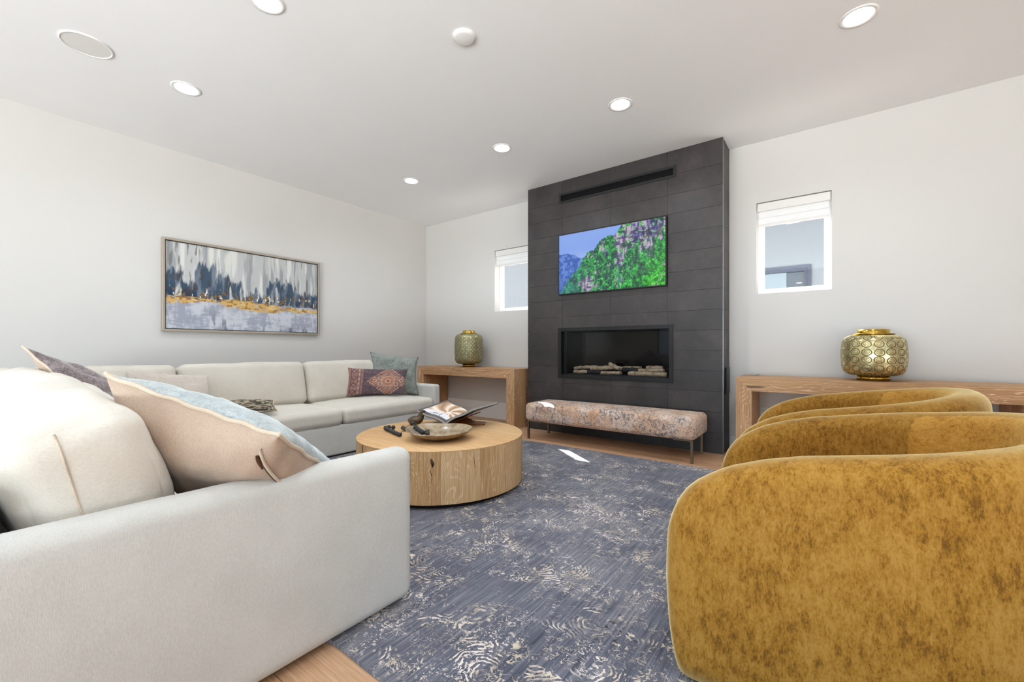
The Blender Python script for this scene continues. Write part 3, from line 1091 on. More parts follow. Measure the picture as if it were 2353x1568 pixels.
def paint_pic(S, T):
    X = S * 1.7
    c = np.zeros(S.shape + (3,)) + lin((188, 190, 190))
    st = fbm(X * 26, T * 2.2, 3, 4)
    c = mixc(c, lin((216, 216, 212)), sm(.45, .65, st))
    c = mixc(c, lin((142, 146, 150)), sm(.56, .70, fbm(X * 14, T * 1.6, 9, 4)) * .8)
    c = mixc(c, lin((104, 100, 90)), sm(.64, .72, fbm(X * 46, T * 5, 13, 3)) * sm(.3, .0, np.abs(S - .12)) * .8)
    c = mixc(c, lin((104, 102, 96)), sm(.66, .74, fbm(X * 50, T * 3, 15, 3)) * sm(.6, .9, S) * .7)
    # dark blue masses
    xs = [0, .06, .10, .14, .17, .20, .27, .31, .34, .37, .42, .45, .48, .54, .60, .63, .66, .74, .78, .82, .86, .92, 1.0]
    ys = [.66, .70, .58, .52, .74, .78, .77, .72, .68, .58, .60, .58, .46, .50, .46, .66, .68, .66, .70, .62, .58, .52, .58]
    e = np.interp(S, xs, ys) + .20 * (fbm(X * 30, T * 9, 23, 4) - .5) + .06 * (vnoise(X * 90, T * 14, 5) - .5)
    mass = sm(.035, -.035, T - e) * sm(.30, .36, T)
    mass = mass * sm(.34, .46, fbm(X * 16, T * 3.0, 33, 4) + .06)
    bc = mixc(np.zeros(S.shape + (3,)) + lin((66, 84, 102)), lin((118, 128, 142)), sm(.42, .66, fbm(X * 22, T * 3, 43, 4)))
    bc = mixc(bc, lin((36, 58, 84)), sm(.60, .38, T) * sm(.42, .58, fbm(X * 9, T * 4, 53)) * .9)
    bc = mixc(bc, lin((70, 60, 54)), sm(.56, .68, fbm(X * 15, T * 10, 63)) * .6)
    c = c * (1 - mass[..., None]) + bc * mass[..., None]
    # brown gold bushes over the band
    bu = sm(.56, .66, fbm(X * 30, T * 24, 73, 4)) * np.clip(1 - np.abs(T - .41) / .085, 0, 1)
    c = mixc(c, lin((122, 98, 66)), np.clip(bu * 1.6, 0, 1))
    wsp = sm(.69, .74, fbm(X * 60, T * 22, 83, 3)) * np.clip(1 - np.abs(T - .42) / .09, 0, 1)
    c = mixc(c, lin((226, 220, 206)), np.clip(wsp * 1.5, 0, 1))
    # lower lavender grey water
    lc = mixc(np.zeros(S.shape + (3,)) + lin((156, 160, 174)), lin((196, 198, 206)), sm(.40, .62, .5 * fbm(X * 7, T * 9, 93, 5) + .25 * fbm(X * 14, T * 60, 94, 3) + .25 * fbm(X * 50, T * 12, 95, 3)))
    lc = mixc(lc, lin((104, 110, 126)), sm(.52, .64, .6 * fbm(X * 9 + 4, T * 5, 103, 4) + .4 * fbm(X * 44, T * 10, 104, 3)) * sm(.28, .05, T) * .8)
    low_e = .345 + .03 * (fbm(X * 9, 0 * T, 113, 3) - .5) * 2
    low = sm(.015, -.015, T - low_e)
    c = c * (1 - low[..., None]) + lc * low[..., None]
    # gold band, thicker at the middle right
    cen = np.interp(S, [0, .15, .3, .5, .65, .8, 1], [.335, .35, .345, .32, .30, .31, .30])
    wid = np.interp(S, [0, .1, .2, .28, .35, .5, .65, .75, .85, 1], [.045, .04, .02, .012, .05, .065, .06, .03, .03, .03])
    d = np.abs(T - cen + .02 * (fbm(X * 20, T * 14, 123, 3) - .5) * 2) / wid
    gold = sm(1.15, .75, d) * sm(.22, .42, fbm(X * 26, T * 36, 133, 4))
    gc = mixc(np.zeros(S.shape + (3,)) + lin((206, 168, 104)), lin((150, 112, 62)), sm(.5, .66, fbm(X * 30, T * 46, 143, 3)))
    gc = mixc(gc, lin((226, 200, 150)), sm(.56, .7, fbm(X * 12, T * 30, 153, 3)) * .6)
    c = c * (1 - gold[..., None]) + gc * gold[..., None]
    return c


picture('canvas', (0.034, -PW / 2 + t + 0.008, t + 0.008), (0, 1, 0), (0, 0, 1), PW - 2 * t - 0.016, PH - 2 * t - 0.016, 420, 240, paint_pic, M['canvas'], pt)

# ---------------------------------------------------------------- ceiling fittings
CANS = [(-4.02, 1.12, 'recessed ceiling light nearest the left wall, beside the round speaker'),
        (-2.635, 1.12, 'recessed ceiling light cut by the top edge of the picture'),
        (-4.046, 3.37, 'recessed ceiling light nearest the far left corner of the room'),
        (-2.649, 3.37, 'recessed ceiling light just left of the fireplace top'),
        (-1.387, 3.36, 'recessed ceiling light in front of the fireplace vent'),
        (0.149, 3.345, 'recessed ceiling light above the yellow chairs and right small window')]
CAN0 = None
for i, (x, y, lab) in enumerate(CANS):
    if CAN0 is None:
        r = empty('recessed_light', (x, y, H))
        o = MB().lathe([(0.098, 0.0), (0.0975, -0.004), (0.088, -0.006), (0.078, -0.004), (0.072, 0.001)], 40).build('trim_ring', M['light_trim'], r, smooth=True)
        p = MB().lathe([(0.0731, -0.0025), (0.04, -0.003), (0.0001, -0.003)], 32).build('light_lens', M['lens'], r, smooth=True)
        CAN0 = (r, o, p)
    else:
        r = CAN0[0].copy()
        COL.objects.link(r)
        r.location = (x, y, H)
        for ch in CAN0[1:]:
            c2 = ch.copy()
            COL.objects.link(c2)
            c2.parent = r
    tag(r, lab, 'ceiling light', 'recessed ceiling lights')
for (x, y) in [(c[0], c[1]) for c in CANS] + [(-1.39, 1.12), (0.15, 1.12), (-2.6, -1.1), (0.1, -1.1), (1.7, 1.12)]:
    l = bpy.data.lights.new('can_lamp', 'AREA')
    l.shape = 'DISK'
    l.size = 0.13
    l.energy = CAN_POWER
    l.color = (0.84, 0.93, 1.0)
    l.spread = math.radians(150)
    o = bpy.data.objects.new('can_lamp', l)
    o.location = (x, y, H - 0.012)
    COL.objects.link(o)

sp = empty('ceiling_speaker', (-3.975, 0.56, H))
tag(sp, 'large flat round white ceiling speaker near the left wall', 'speaker')
MB().lathe([(0.132, 0), (0.132, -0.006), (0.128, -0.009), (0.122, -0.008), (0.121, -0.004)], 56).build('speaker_rim', M['light_trim'], sp, smooth=True)
MB().lathe([(0.1215, -0.005), (0.06, -0.006), (0.0001, -0.006)], 56).build('speaker_grille', plain('speaker_mesh', (222, 220, 217), 0.85), sp, smooth=True)
sd = empty('smoke_detector', (-1.90, 2.02, H))
tag(sd, 'small domed white smoke detector in the middle of the ceiling', 'smoke detector')
MB().lathe([(0.075, 0), (0.075, -0.008), (0.070, -0.012)], 40).build('base_plate', M['light_trim'], sd, smooth=True)
MB().lathe([(0.070, -0.009), (0.066, -0.016), (0.056, -0.019), (0.0001, -0.021)], 40).build('cover_dome', M['light_trim'], sd, smooth=True)

# ---------------------------------------------------------------- rug
RX0, RX1, RY0, RY1 = -4.05, 0.75, 0.785, 3.80
rug = MB().box(RX0, RX1, RY0, RY1, 0, 0.012)
nx, ny = 96, 60
vs, fs = [], []
for j in range(ny + 1):
    for i in range(nx + 1):
        x = RX0 + (RX1 - RX0) * i / nx
        y = RY0 + (RY1 - RY0) * j / ny
        e = 0.006 * math.sin(x * 5.1 + 0.5) + 0.004 * math.sin(x * 13)
        if j in (0, ny):
            y += e
        vs.append((x, y, 0.0125 + 0.001 * math.sin(x * 3) * math.sin(y * 2.3)))
for j in range(ny):
    for i in range(nx):
        b = j * (nx + 1) + i
        fs.append((b, b + 1, b + nx + 2, b + nx + 1))
b0 = len(vs)
ring = [i for i in range(nx + 1)] + [(j + 1) * (nx + 1) + nx for j in range(ny)] + [ny * (nx + 1) + i for i in reversed(range(nx))] + [j * (nx + 1) for j in reversed(range(1, ny))]
for k in ring:
    vs.append((vs[k][0], vs[k][1], 0.0005))
for k in range(len(ring)):
    l = (k + 1) % len(ring)
    fs.append((ring[l], ring[k], b0 + k, b0 + l))
o = mesh_obj('area_rug', vs, fs, M['rug'], None)
tag(o, 'blue grey distressed area rug with faded cream scrolls under the furniture', 'rug')
RZ = 0.0125


# ---------------------------------------------------------------- soft shapes
def soft_box(W, D, Hh, r, crown=(0, 0, 0), n=None, wr=0.0, seed=0, side_crown=True):
    """rounded, crowned cushion block centred at the origin"""
    hx, hy, hz = W / 2, D / 2, Hh / 2
    st = 0.035
    nx = max(6, int(W / st))
    ny_ = max(6, int(D / st))
    nz = max(5, int(Hh / (st * .8)))

    def axis(nn, h):
        # denser near the ends so the rounding is smooth
        t = np.linspace(-1, 1, nn + 1)
        k = r / h
        inner = np.linspace(-(1 - k), (1 - k), max(3, nn - 6) + 1)
        e = np.array([1, .93, .8, .62, .42, .2])
        right = 1 - k + k * e[::-1]
        return np.concatenate([-(right[::-1]), inner, right])
    ax, ay, az = axis(nx, hx), axis(ny_, hy), axis(nz, hz)
    V, F = [], []
    index = {}

    def vid(a, b, c):
        key = (round(a, 5), round(b, 5), round(c, 5))
        if key not in index:
            index[key] = len(V)
            V.append((a, b, c))
        return index[key]

    def face(u, v, fn, flip):
        for i in range(len(u) - 1):
            for j in range(len(v) - 1):
                q = [fn(u[i], v[j]), fn(u[i + 1], v[j]), fn(u[i + 1], v[j + 1]), fn(u[i], v[j + 1])]
                q = [vid(*p) for p in q]
                F.append(tuple(reversed(q)) if flip else tuple(q))
    for s_ in (1, -1):
        face(ax, ay, lambda a, b: (a, b, s_), s_ < 0)
        face(ay, az, lambda a, b: (s_, a, b), s_ < 0)
        face(ax, az, lambda a, b: (a, s_, b), s_ > 0)
    P = np.array(V)
    hp = P * np.array([hx, hy, hz])
    inner = np.clip(hp, -np.array([hx, hy, hz]) + r, np.array([hx, hy, hz]) - r)
    d = hp - inner
    L = np.linalg.norm(d, axis=1, keepdims=True)
    out = np.where(L > 1e-6, inner + d / np.maximum(L, 1e-6) * r, hp)
    a, b, c = P[:, 0], P[:, 1], P[:, 2]
    out[:, 2] += crown[2] * (1 - a ** 2) * (1 - b ** 2) * c
    out[:, 1] += crown[1] * (1 - a ** 2) * (1 - c ** 2) * b
    out[:, 0] += crown[0] * (1 - b ** 2) * (1 - c ** 2) * a
    if wr:
        w = (fbm(out[:, 0] * 7 + seed + 50, out[:, 2] * 9 + out[:, 1] * 7 + 50, seed, 3) - .5)
        w2 = (fbm(out[:, 0] * 3 + seed + 50, (out[:, 2] + out[:, 1]) * 22 + 50, seed + 5, 2) - .5)
        nrm = out / np.maximum(np.linalg.norm(out, axis=1, keepdims=True), 1e-6)
        out = out + nrm * (w * wr + w2 * wr * 0.5)[:, None]
    return out, F


def place(P, mat4):
    P = np.asarray(P)
    R = np.array(mat4.to_3x3())
    return P @ R.T + np.array(mat4.translation)


def cushion(name, W, D, Hh, r, loc, rot=(0, 0, 0), crown=(0, 0, 0.02), mat=None, parent=None, wr=0.0, seed=0):
    P, F = soft_box(W, D, Hh, r, crown, wr=wr, seed=seed)
    o = mesh_obj(name, P, F, mat, parent, smooth=True)
    o.location = loc
    o.rotation_euler = rot
    return o


# ---------------------------------------------------------------- sectional sofa
sf = empty('sectional_sofa', (-3.0, 1.0, RZ))
tag(sf, 'large L-shaped cream linen sectional sofa along the left and near sides', 'sofa')
SO = Vector((-3.0, 1.0, RZ))


def S_(x, y, z):
    return (x - SO.x, y - SO.y, z - SO.z)


def sbox(name, x0, x1, y0, y1, z0, z1, r=0.03, crown=(0, 0, 0), wr=0.0, mat='sofa', seed=0):
    c = S_((x0 + x1) / 2, (y0 + y1) / 2, (z0 + z1) / 2)
    return cushion(name, x1 - x0, y1 - y0, z1 - z0, r, c, (0, 0, 0), crown, M[mat], sf, wr, seed)


SB = RZ + 0.012
AX = -1.325          # outer face of the near arm
sbox('base', -4.78, -3.66, -0.16, 3.40, SB, 0.30, 0.02)
sbox('base', -3.655, AX - 0.10, -0.16, 1.10, SB, 0.30, 0.02)
# near arm (outer face towards the camera), far arm
sbox('armrest', AX - 0.11, AX, -0.22, 1.12, SB, 0.620, 0.045, (0.004, 0, 0.003), 0.003, seed=3)
sbox('armrest', -4.78, -3.66, 3.385, 3.485, SB, 0.598, 0.03, (0.0, 0.003, 0.002), 0.002, seed=4)
# backs
sbox('back_frame', -4.80, -4.62, -0.20, 3.385, 0.28, 0.74, 0.05, wr=0.002)
c = cushion('back_frame', 3.0, 0.20, 0.60, 0.05, S_(-2.93, -0.095, 0.42), (math.radians(-14), 0, 0), (0, 0, 0), M['sofa'], sf, 0.002, 8)
# seat cushions of the long run
for i, (y0, y1) in enumerate(((0.05, 1.115), (1.12, 2.24), (2.245, 3.38))):
    sbox('seat_cushion', -4.45, -3.64, y0, y1, 0.295, 0.452, 0.055, (0, 0, 0.030), 0.006, 'sofa_cush', 10 + i)
for i, (x0, x1) in enumerate(((-3.635, -2.55), (-2.545, -1.44))):
    sbox('seat_cushion', x0, x1, 0.22, 1.115, 0.295, 0.452, 0.055, (0, 0, 0.025), 0.006, 'sofa_cush', 20 + i)
# back cushions of the long run (lean back towards the left wall)
for i, (y0, y1) in enumerate(((0.30, 1.155), (1.165, 2.23), (2.24, 3.36))):
    W = y1 - y0
    o = cushion('back_cushion', 0.24, W, 0.44, 0.06, S_(-4.43, (y0 + y1) / 2, 0.650), (0, math.radians(-13), 0), (0.03, 0, 0.008), M['sofa_cush'], sf, 0.012, 30 + i)
# back cushions of the return, seen from their ends
o = cushion('back_cushion', 1.10, 0.27, 0.44, 0.07, S_(-1.995, 0.235, 0.655), (math.radians(17), math.radians(3.0), 0), (0.025, 0.04, 0.030), M['sofa_cush'], sf, 0.026, 41)
from mathutils.bvhtree import BVHTree
bvh = BVHTree.FromPolygons([v.co for v in o.data.vertices], [tuple(p.vertices) for p in o.data.polygons])
seam = []
for k in range(23):
    t = k / 22
    hit = bvh.ray_cast(Vector((1.0, -0.058 + 0.03 * t, -0.205 + 0.405 * t)), Vector((-1, 0, 0)))[0]
    if hit is not None:
        seam.append(hit + Vector((0.0012, 0, 0)))
MB().tube(seam, 0.0028, 6).build('seam', M['piping'], o, smooth=True)
cushion('back_cushion', 1.06, 0.27, 0.48, 0.07, S_(-3.09, 0.235, 0.655), (math.radians(17), 0, 0), (0.025, 0.035, 0.015), M['sofa_cush'], sf, 0.022, 42)
cushion('back_cushion', 0.86, 0.25, 0.46, 0.07, S_(-4.15, 0.20, 0.645), (math.radians(15), 0, 0), (0.02, 0.03, 0.01), M['sofa_cush'], sf, 0.016, 43)


# ---------------------------------------------------------------- throw pillows
def pillow(name, TL, TR, BR, BL, thick, mats, n=44, pinch=0.07, ear=0.02, wr=0.010, seed=0, pip=None, piprad=0.004, colf=None, label=None, group=None, ripple=0.0, back_bulge=1.0, power=0.42):
    """knife-edge pillow spanning four corner points; front face looks along (TR-TL) x (TL-BL)"""
    TL, TR, BR, BL = [np.array(p, float) for p in (TL, TR, BR, BL)]
    c = (TL + TR + BR + BL) / 4
    nrm = np.cross(TR - BL, TL - BR)
    nrm /= -np.linalg.norm(nrm)
    # parameter grid, denser near the rim
    q = np.sin(np.linspace(-PI / 2, PI / 2, n + 1))
    S, T = np.meshgrid(q, q)
    Sc = S * (1 - pinch * (1 - T ** 2)) * (1 + ear * (S ** 8) * (T ** 8))
    Tc = T * (1 - pinch * (1 - S ** 2)) * (1 + ear * (S ** 8) * (T ** 8))
    if ripple:
        rp = ripple * np.sin(S * 17 + T * 3 + seed) * np.sin(S * 7 + 1)
        Tc = Tc + rp * (np.abs(T) ** 6)
        Sc = Sc + ripple * np.sin(T * 19 + seed) * (np.abs(S) ** 6)

    def bil(s, t):
        a = (1 - s) / 2
        b = (1 + s) / 2
        top = TL[None, None] * a[..., None] + TR[None, None] * b[..., None]
        bot = BL[None, None] * a[..., None] + BR[None, None] * b[..., None]
        return top * ((1 + t) / 2)[..., None] + bot * ((1 - t) / 2)[..., None]
    mid = bil(Sc, Tc)
    if ripple:
        mid = mid + nrm * (ripple * 0.25 * np.sin(S * 15 + T * 13 + seed) * np.maximum(np.abs(S), np.abs(T)) ** 6)[..., None]
    th = thick * np.clip((1 - S ** 2) * (1 - T ** 2), 0, 1) ** power
    # radial creases near corners and soft dents
    cre = (fbm(S * 3.0 + 20 + seed, T * 3.0 + 20, seed, 3) - .5) * wr * 3
    ang = np.arctan2(T, S)
    cre2 = (vnoise(ang * 9 + 40, np.hypot(S, T) * 2 + 3, seed + 3) - .5) * wr * 2.0 * np.clip(np.hypot(S, T) - .5, 0, 1)
    env = np.clip((1 - S ** 2) * (1 - T ** 2), 0, 1) ** 0.5
    P1 = mid + nrm * (th + (cre + cre2) * env)[..., None]
    P2 = mid - nrm * (th * back_bulge + (cre - cre2) * env)[..., None]
    N = (n + 1) ** 2
    idx = np.arange(N).reshape(n + 1, n + 1)
    idx2 = idx + N
    idx2[0, :] = idx[0, :]
    idx2[-1, :] = idx[-1, :]
    idx2[:, 0] = idx[:, 0]
    idx2[:, -1] = idx[:, -1]
    F1 = np.stack([idx[:-1, :-1], idx[:-1, 1:], idx[1:, 1:], idx[1:, :-1]], -1).reshape(-1, 4)
    F2 = np.stack([idx2[:-1, :-1], idx2[1:, :-1], idx2[1:, 1:], idx2[:-1, 1:]], -1).reshape(-1, 4)
    V = np.concatenate([P1.reshape(-1, 3), P2.reshape(-1, 3)]) - c
    root = empty(name, tuple(c))
    me = bpy.data.meshes.new('cover')
    # drop unused verts by remapping
    used = np.unique(np.concatenate([F1.ravel(), F2.ravel()]))
    remap = -np.ones(2 * N, int)
    remap[used] = np.arange(len(used))
    me.from_pydata(V[used].tolist(), [], remap[np.concatenate([F1, F2])].tolist())
    me.polygons.foreach_set('use_smooth', [True] * len(me.polygons))
    for m_ in mats:
        me.materials.append(m_)
    if len(mats) > 1:
        mi = [0] * len(F1) + [1] * len(F2)
        me.polygons.foreach_set('material_index', mi)
    if colf is not None:
        cc = colf((S + 1) / 2, (T + 1) / 2).reshape(-1, 3)
        cc = np.concatenate([cc, cc])[used]
        set_col(me, cc)
    o = bpy.data.objects.new('cover', me)
    o.parent = root
    COL.objects.link(o)
    if pip is not None:
        rim = [mid[0, i] for i in range(n)] + [mid[i, n] for i in range(n)] + [mid[n, n - i] for i in range(n)] + [mid[n - i, 0] for i in range(n)]
        rim = [p - c for p in rim]
        MB().tube(rim, piprad, 6, closed=True).build('piping', pip, root, smooth=True)
    tag(root, label, 'cushion', group)
    return root, c, nrm


G = 'throw pillows on the sofa'
# big two-sided pillow on the near arm
A = np.array((-1.65, .281, .932))
B = np.array((-1.25, .564, .764))
e2 = np.array((-.58, .60, -.55))
Cc = np.array((-1.52, .97, .475))
D = np.array((-1.90, .50, .575))
BT = 0.098
big, bc, bn = pillow('throw_pillow', A, B, Cc, D, BT, [M['blue_velvet'], M['linen_sham']], 60, 0.045, 0.03, 0.012, 5, M['piping'], 0.0065, ripple=0.010, back_bulge=1.75, label='large pale blue velvet pillow with beige linen back and zip, on the near arm', group=G)
# zip on its beige back
zp = MB()
ex = (B - A) / np.linalg.norm(B - A)
ey = -e2 / np.linalg.norm(e2)
bdir = -bn


def on_back(s, t, lift=0.0):
    top = A * (1 - s) / 2 + B * (1 + s) / 2
    bot = D * (1 - s) / 2 + Cc * (1 + s) / 2
    p = top * (1 + t) / 2 + bot * (1 - t) / 2
    th = BT * 1.75 * (max(0, (1 - s * s) * (1 - t * t))) ** 0.42
    return p + bdir * (th + lift) - bc


zp.tube([on_back(0.83, t, 0.0015) for t in np.linspace(0.93, 0.0, 16)], 0.0045, 6)
zp.build('zip_flap', M['piping'], big, smooth=True)
MB().tube([on_back(0.795, t, 0.003) for t in np.linspace(0.86, 0.68, 6)], [0.004, 0.006, 0.006, 0.005, 0.004, 0.003], 8).build('zip_pull', M['zip'], big, smooth=True)
MB().tube([on_back(0.812, t, 0.0) for t in np.linspace(0.68, 0.0, 10)], 0.004, 6).build('zip_teeth', M['zip'], big, smooth=True)

# mauve pillow in the corner
A2 = np.array((-2.95, .218, 1.008))
B2 = A2 + 0.50 * np.array((.69, .40, -.61))
e22 = np.array((-.50, .62, -.50))
pillow('throw_pillow', A2, B2, B2 + .5 * e22, A2 + .5 * e22, 0.095, [M['mauve'], M['linen_sham']], 48, 0.06, 0.05, 0.016, 9, M['piping'], 0.005, ripple=0.008, back_bulge=0.6, label='mauve grey velvet pillow with beige back leaning in the sofa corner', group=G)
# dark patterned pillow just showing behind the mauve one


def floral(S, T):
    c = np.zeros(S.shape + (3,)) + lin((74, 66, 58))
    n = fbm(S * 16, T * 16, 5, 3)
    c = mixc(c, lin((150, 132, 112)), sm(.54, .60, n))
    c = mixc(c, lin((60, 70, 56)), sm(.56, .62, fbm(S * 22, T * 22, 9, 3)))
    c = mixc(c, lin((188, 172, 150)), sm(.62, .66, fbm(S * 30, T * 30, 12, 2)))
    return c


pillow('throw_pillow', (-3.62, .42, .81), (-3.30, .545, .792), (-3.28, .60, .50), (-3.62, .50, .50), 0.040, [M['woven']], 24, 0.05, 0.02, 0.005, 15, colf=floral, label='dark patterned pillow, only a corner showing right of the mauve one', group=G)
pillow('throw_pillow', (-3.98, 1.34, .585), (-3.78, 1.66, .575), (-3.66, 1.64, .500), (-3.86, 1.30, .500), 0.045, [M['woven']], 30, 0.05, 0.02, 0.006, 16, M['piping'], 0.004, colf=floral, label='small dark floral pillow lying on the seat behind the pale blue one', group=G)
pillow('throw_pillow', (-4.30, .82, .835), (-4.24, 1.335, .785), (-4.14, 1.335, .49), (-4.20, .80, .50), 0.06, [M['boucle']], 36, 0.03, 0.0, 0.008, 17, label='small oatmeal woven lumbar pillow against the long sofa back', group=G)
# grey velvet pillow at the far arm
pillow('throw_pillow', (-4.40, 3.055, .966), (-3.99, 3.42, .905), (-3.93, 3.36, .478), (-4.24, 2.96, .478), 0.075, [M['grey_velvet']], 44, 0.07, 0.04, 0.010, 18, M['piping_dark'], 0.004, label='grey green velvet pillow standing in the far corner of the sofa', group=G)


def kilim(S, T):
    X = S * 1.75
    c = np.zeros(S.shape + (3,)) + lin((158, 118, 106))
    navy = lin((52, 54, 74))
    cream = lin((206, 176, 152))
    rust = lin((186, 122, 92))
    n = fbm(S * 50, T * 30, 4, 3)
    c = mixc(c, lin((132, 98, 92)), sm(.45, .6, n))

    def put(c, col, m):
        return mixc(c, col, np.clip(m, 0, 1))
    # left ornament border
    for xx, w in ((.045, .006), (.16, .006), (.225, .010)):
        c = put(c, navy, (np.abs(S - xx) < w) * 1.0)
    dx = np.abs(S - .10) / .045
    dy = np.abs(((T * 4) % 1) - .5) / .32
    c = put(c, navy, (np.abs(dx + dy - 1.0) < .28) * 1.0)
    c = put(c, rust, (dx + dy < .45) * 1.0)
    dx = np.abs(S - .19) / .02
    dy = np.abs(((T * 6) % 1) - .5) / .3
    c = put(c, cream, (dx + dy < 1) * .8)
    # navy ground with the stepped medallion
    m = (S > .26)
    c = put(c, navy, m * (S < .34) * 1.0)
    cx, cy = .70, .50
    sx = np.round(np.abs(S - cx) / .020) * .020
    sy = np.round(np.abs(T - cy) / .055) * .055
    d = sx / .40 + sy / .62
    c = put(c, navy, m * (d > .93) * 1.0)
    for d0, col in ((.88, cream), (.80, navy), (.74, rust), (.55, cream), (.52, lin((158, 118, 106)))):
        c = put(c, col, m * (np.abs(d - d0) < .022) * .9)
    d2 = np.hypot((S - cx) * 1.75, (T - cy))
    c = put(c, rust, (d2 < .20) * 1.0)
    c = put(c, cream, (np.abs(d2 - .20) < .012) * 1.0)
    c = put(c, cream, (d2 < .085) * 1.0)
    c = put(c, navy, (d2 < .045) * 1.0)
    for (px, py) in ((.47, .52), (.93, .52), (.56, .38), (.56, .62), (.84, .38), (.84, .62)):
        d3 = np.hypot((S - px) * 1.75, T - py)
        c = put(c, cream, (np.abs(d3 - .055) < .013) * .9)
        c = put(c, navy, (d3 < .022) * 1.0)
    c = put(c, lin((140, 108, 96)), sm(.60, .72, fbm(S * 80, T * 50, 14, 2)) * .7)
    return mixc(c, lin((158, 128, 120)), 0.22 + 0 * S)


pillow('throw_pillow', (-4.31, 2.70, .800), (-3.90, 3.19, .775), (-3.86, 3.13, .500), (-4.28, 2.64, .492), 0.062, [M['woven']], 90, 0.05, 0.03, 0.006, 19, colf=kilim, label='rose and navy kilim lumbar pillow in front of the grey velvet pillow', group=G)

# ---------------------------------------------------------------- consoles
def console(x0, x1, label):
    y0, y1, zt, th, lw = 4.262, 4.765, 0.757, 0.118, 0.128
    cx, cy = (x0 + x1) / 2, (y0 + y1) / 2
    root = empty('console_table', (cx, cy, 0))
    tag(root, label, 'console table', 'oak waterfall console tables')
    hx, hy = (x1 - x0) / 2, (y1 - y0) / 2
    # mitred corners: prisms with 45 degree ends
    e = 0.0006
    v = []
    for y in (-hy, hy):
        v += [(-hx + e, y, zt), (hx - e, y, zt), (hx - lw, y, zt - th), (-hx + lw, y, zt - th)]
    f = [(3, 2, 1, 0), (4, 5, 6, 7), (0, 1, 5, 4), (1, 2, 6, 5), (2, 3, 7, 6), (3, 0, 4, 7)]
    o = mesh_obj('tabletop', v, f, M['oak'], root)
    for s in (-1, 1):
        v = []
        for y in (-hy, hy):
            v += [(s * hx, y, 0), (s * hx, y, zt - e), (s * (hx - lw), y, zt - th - e), (s * (hx - lw), y, 0)]
        ff = f if s < 0 else [tuple(reversed(q)) for q in f]
        o = mesh_obj('leg', v, ff, M['oak_z'], root)
    return root


console(-4.97, -3.152, 'oak waterfall console table left of the fireplace holding the tall brass lantern')
console(-0.668, 1.165, 'oak waterfall console table right of the fireplace behind the yellow chairs')


# ---------------------------------------------------------------- brass lanterns
def uv_lathe(name, prof, n, mat, parent, ru, rv):
    m = len(prof)
    V, F, UV = [], [], []
    for i in range(n):
        a_ = 2 * PI * i / n
        for r, z in prof:
            V.append((r * math.cos(a_), r * math.sin(a_), z))
    for i in range(n):
        j = (i + 1) % n
        for k in range(m - 1):
            F.append((i * m + k, j * m + k, j * m + k + 1, i * m + k + 1))
            UV.append([(i, k), (i + 1, k), (i + 1, k + 1), (i, k + 1)])
    o = mesh_obj(name, V, F, mat, parent, smooth=True)
    L = [0]
    for k in range(1, m):
        L.append(L[-1] + math.hypot(prof[k][0] - prof[k - 1][0], prof[k][1] - prof[k - 1][1]))
    uv = o.data.uv_layers.new(name='UVMap')
    data = []
    for q in UV:
        for (i, k) in q:
            data += [i / n * ru, L[k] / L[-1] * rv]
    uv.data.foreach_set('uv', data)
    return o


def lantern(x, y, Hb, R, label, mat, ru, rv, cr):
    root = empty('brass_lantern', (x, y, 0.7575))
    tag(root, label, 'lantern', 'pierced brass lanterns on the consoles')
    fz = 0.042
    MB().lathe([(0.0001, 0), (cr * .92, 0), (cr * .90, fz), (0.0001, fz)], 48).build('foot', M['gold'], root, smooth=True)
    prof = []
    rc = 0.075
    for q in np.linspace(-PI / 2, 0, 9):
        prof.append((R - rc + rc * math.cos(q), fz + rc + rc * math.sin(q)))
    for k in range(1, 10):
        t = k / 10
        prof.append((R + 0.006 * math.sin(PI * t), fz + rc + (Hb - 2 * rc) * t))
    for q in np.linspace(0, PI / 2, 9):
        prof.append((R - rc + rc * math.cos(q), fz + Hb - rc + rc * math.sin(q)))
    prof = [(cr * .88, fz + 0.0005)] + prof + [(cr * 1.05, fz + Hb + 0.0005)]
    uv_lathe('lantern_body', prof, 72, mat, root, ru, rv)
    zt = fz + Hb
    MB().lathe([(cr * .98, zt - .004), (cr * 1.18, zt + .004), (cr * 1.20, zt + .010), (cr * .98, zt + .014), (cr * .90, zt + .012)], 48).build('collar', M['gold'], root, smooth=True)
    MB().lathe([(cr * .90, zt + .010), (cr * .91, zt + .044), (cr * .86, zt + .046), (cr * .85, zt - .02)], 48).build('neck_ring', M['gold'], root, smooth=True)
    return root


lantern(-4.145, 4.50, 0.432, 0.198, 'tall brass pierced lantern on the console left of the fireplace', M['vase_l'], 22, 11, 0.098)
lantern(0.292, 4.50, 0.325, 0.205, 'squat brass pierced lantern on the console right of the fireplace', M['vase'], 17, 7, 0.115)

# small glass-and-metal trinket on the right console
o = MB()
o.tube([(0, 0, .004), (.03, .004, .006), (.06, 0, .004)], .003, 6).tube([(.05, 0, .004), (.07, .01, .014), (.085, 0, .006)], .004, 6)
o = o.build('metal_trinket', plain('silver_trinket', (160, 158, 156), .3, .8), None, smooth=True, loc=(-0.60, 4.60, 0.7575))
tag(o, 'tiny silver trinket lying on the left end of the right console', 'trinket')

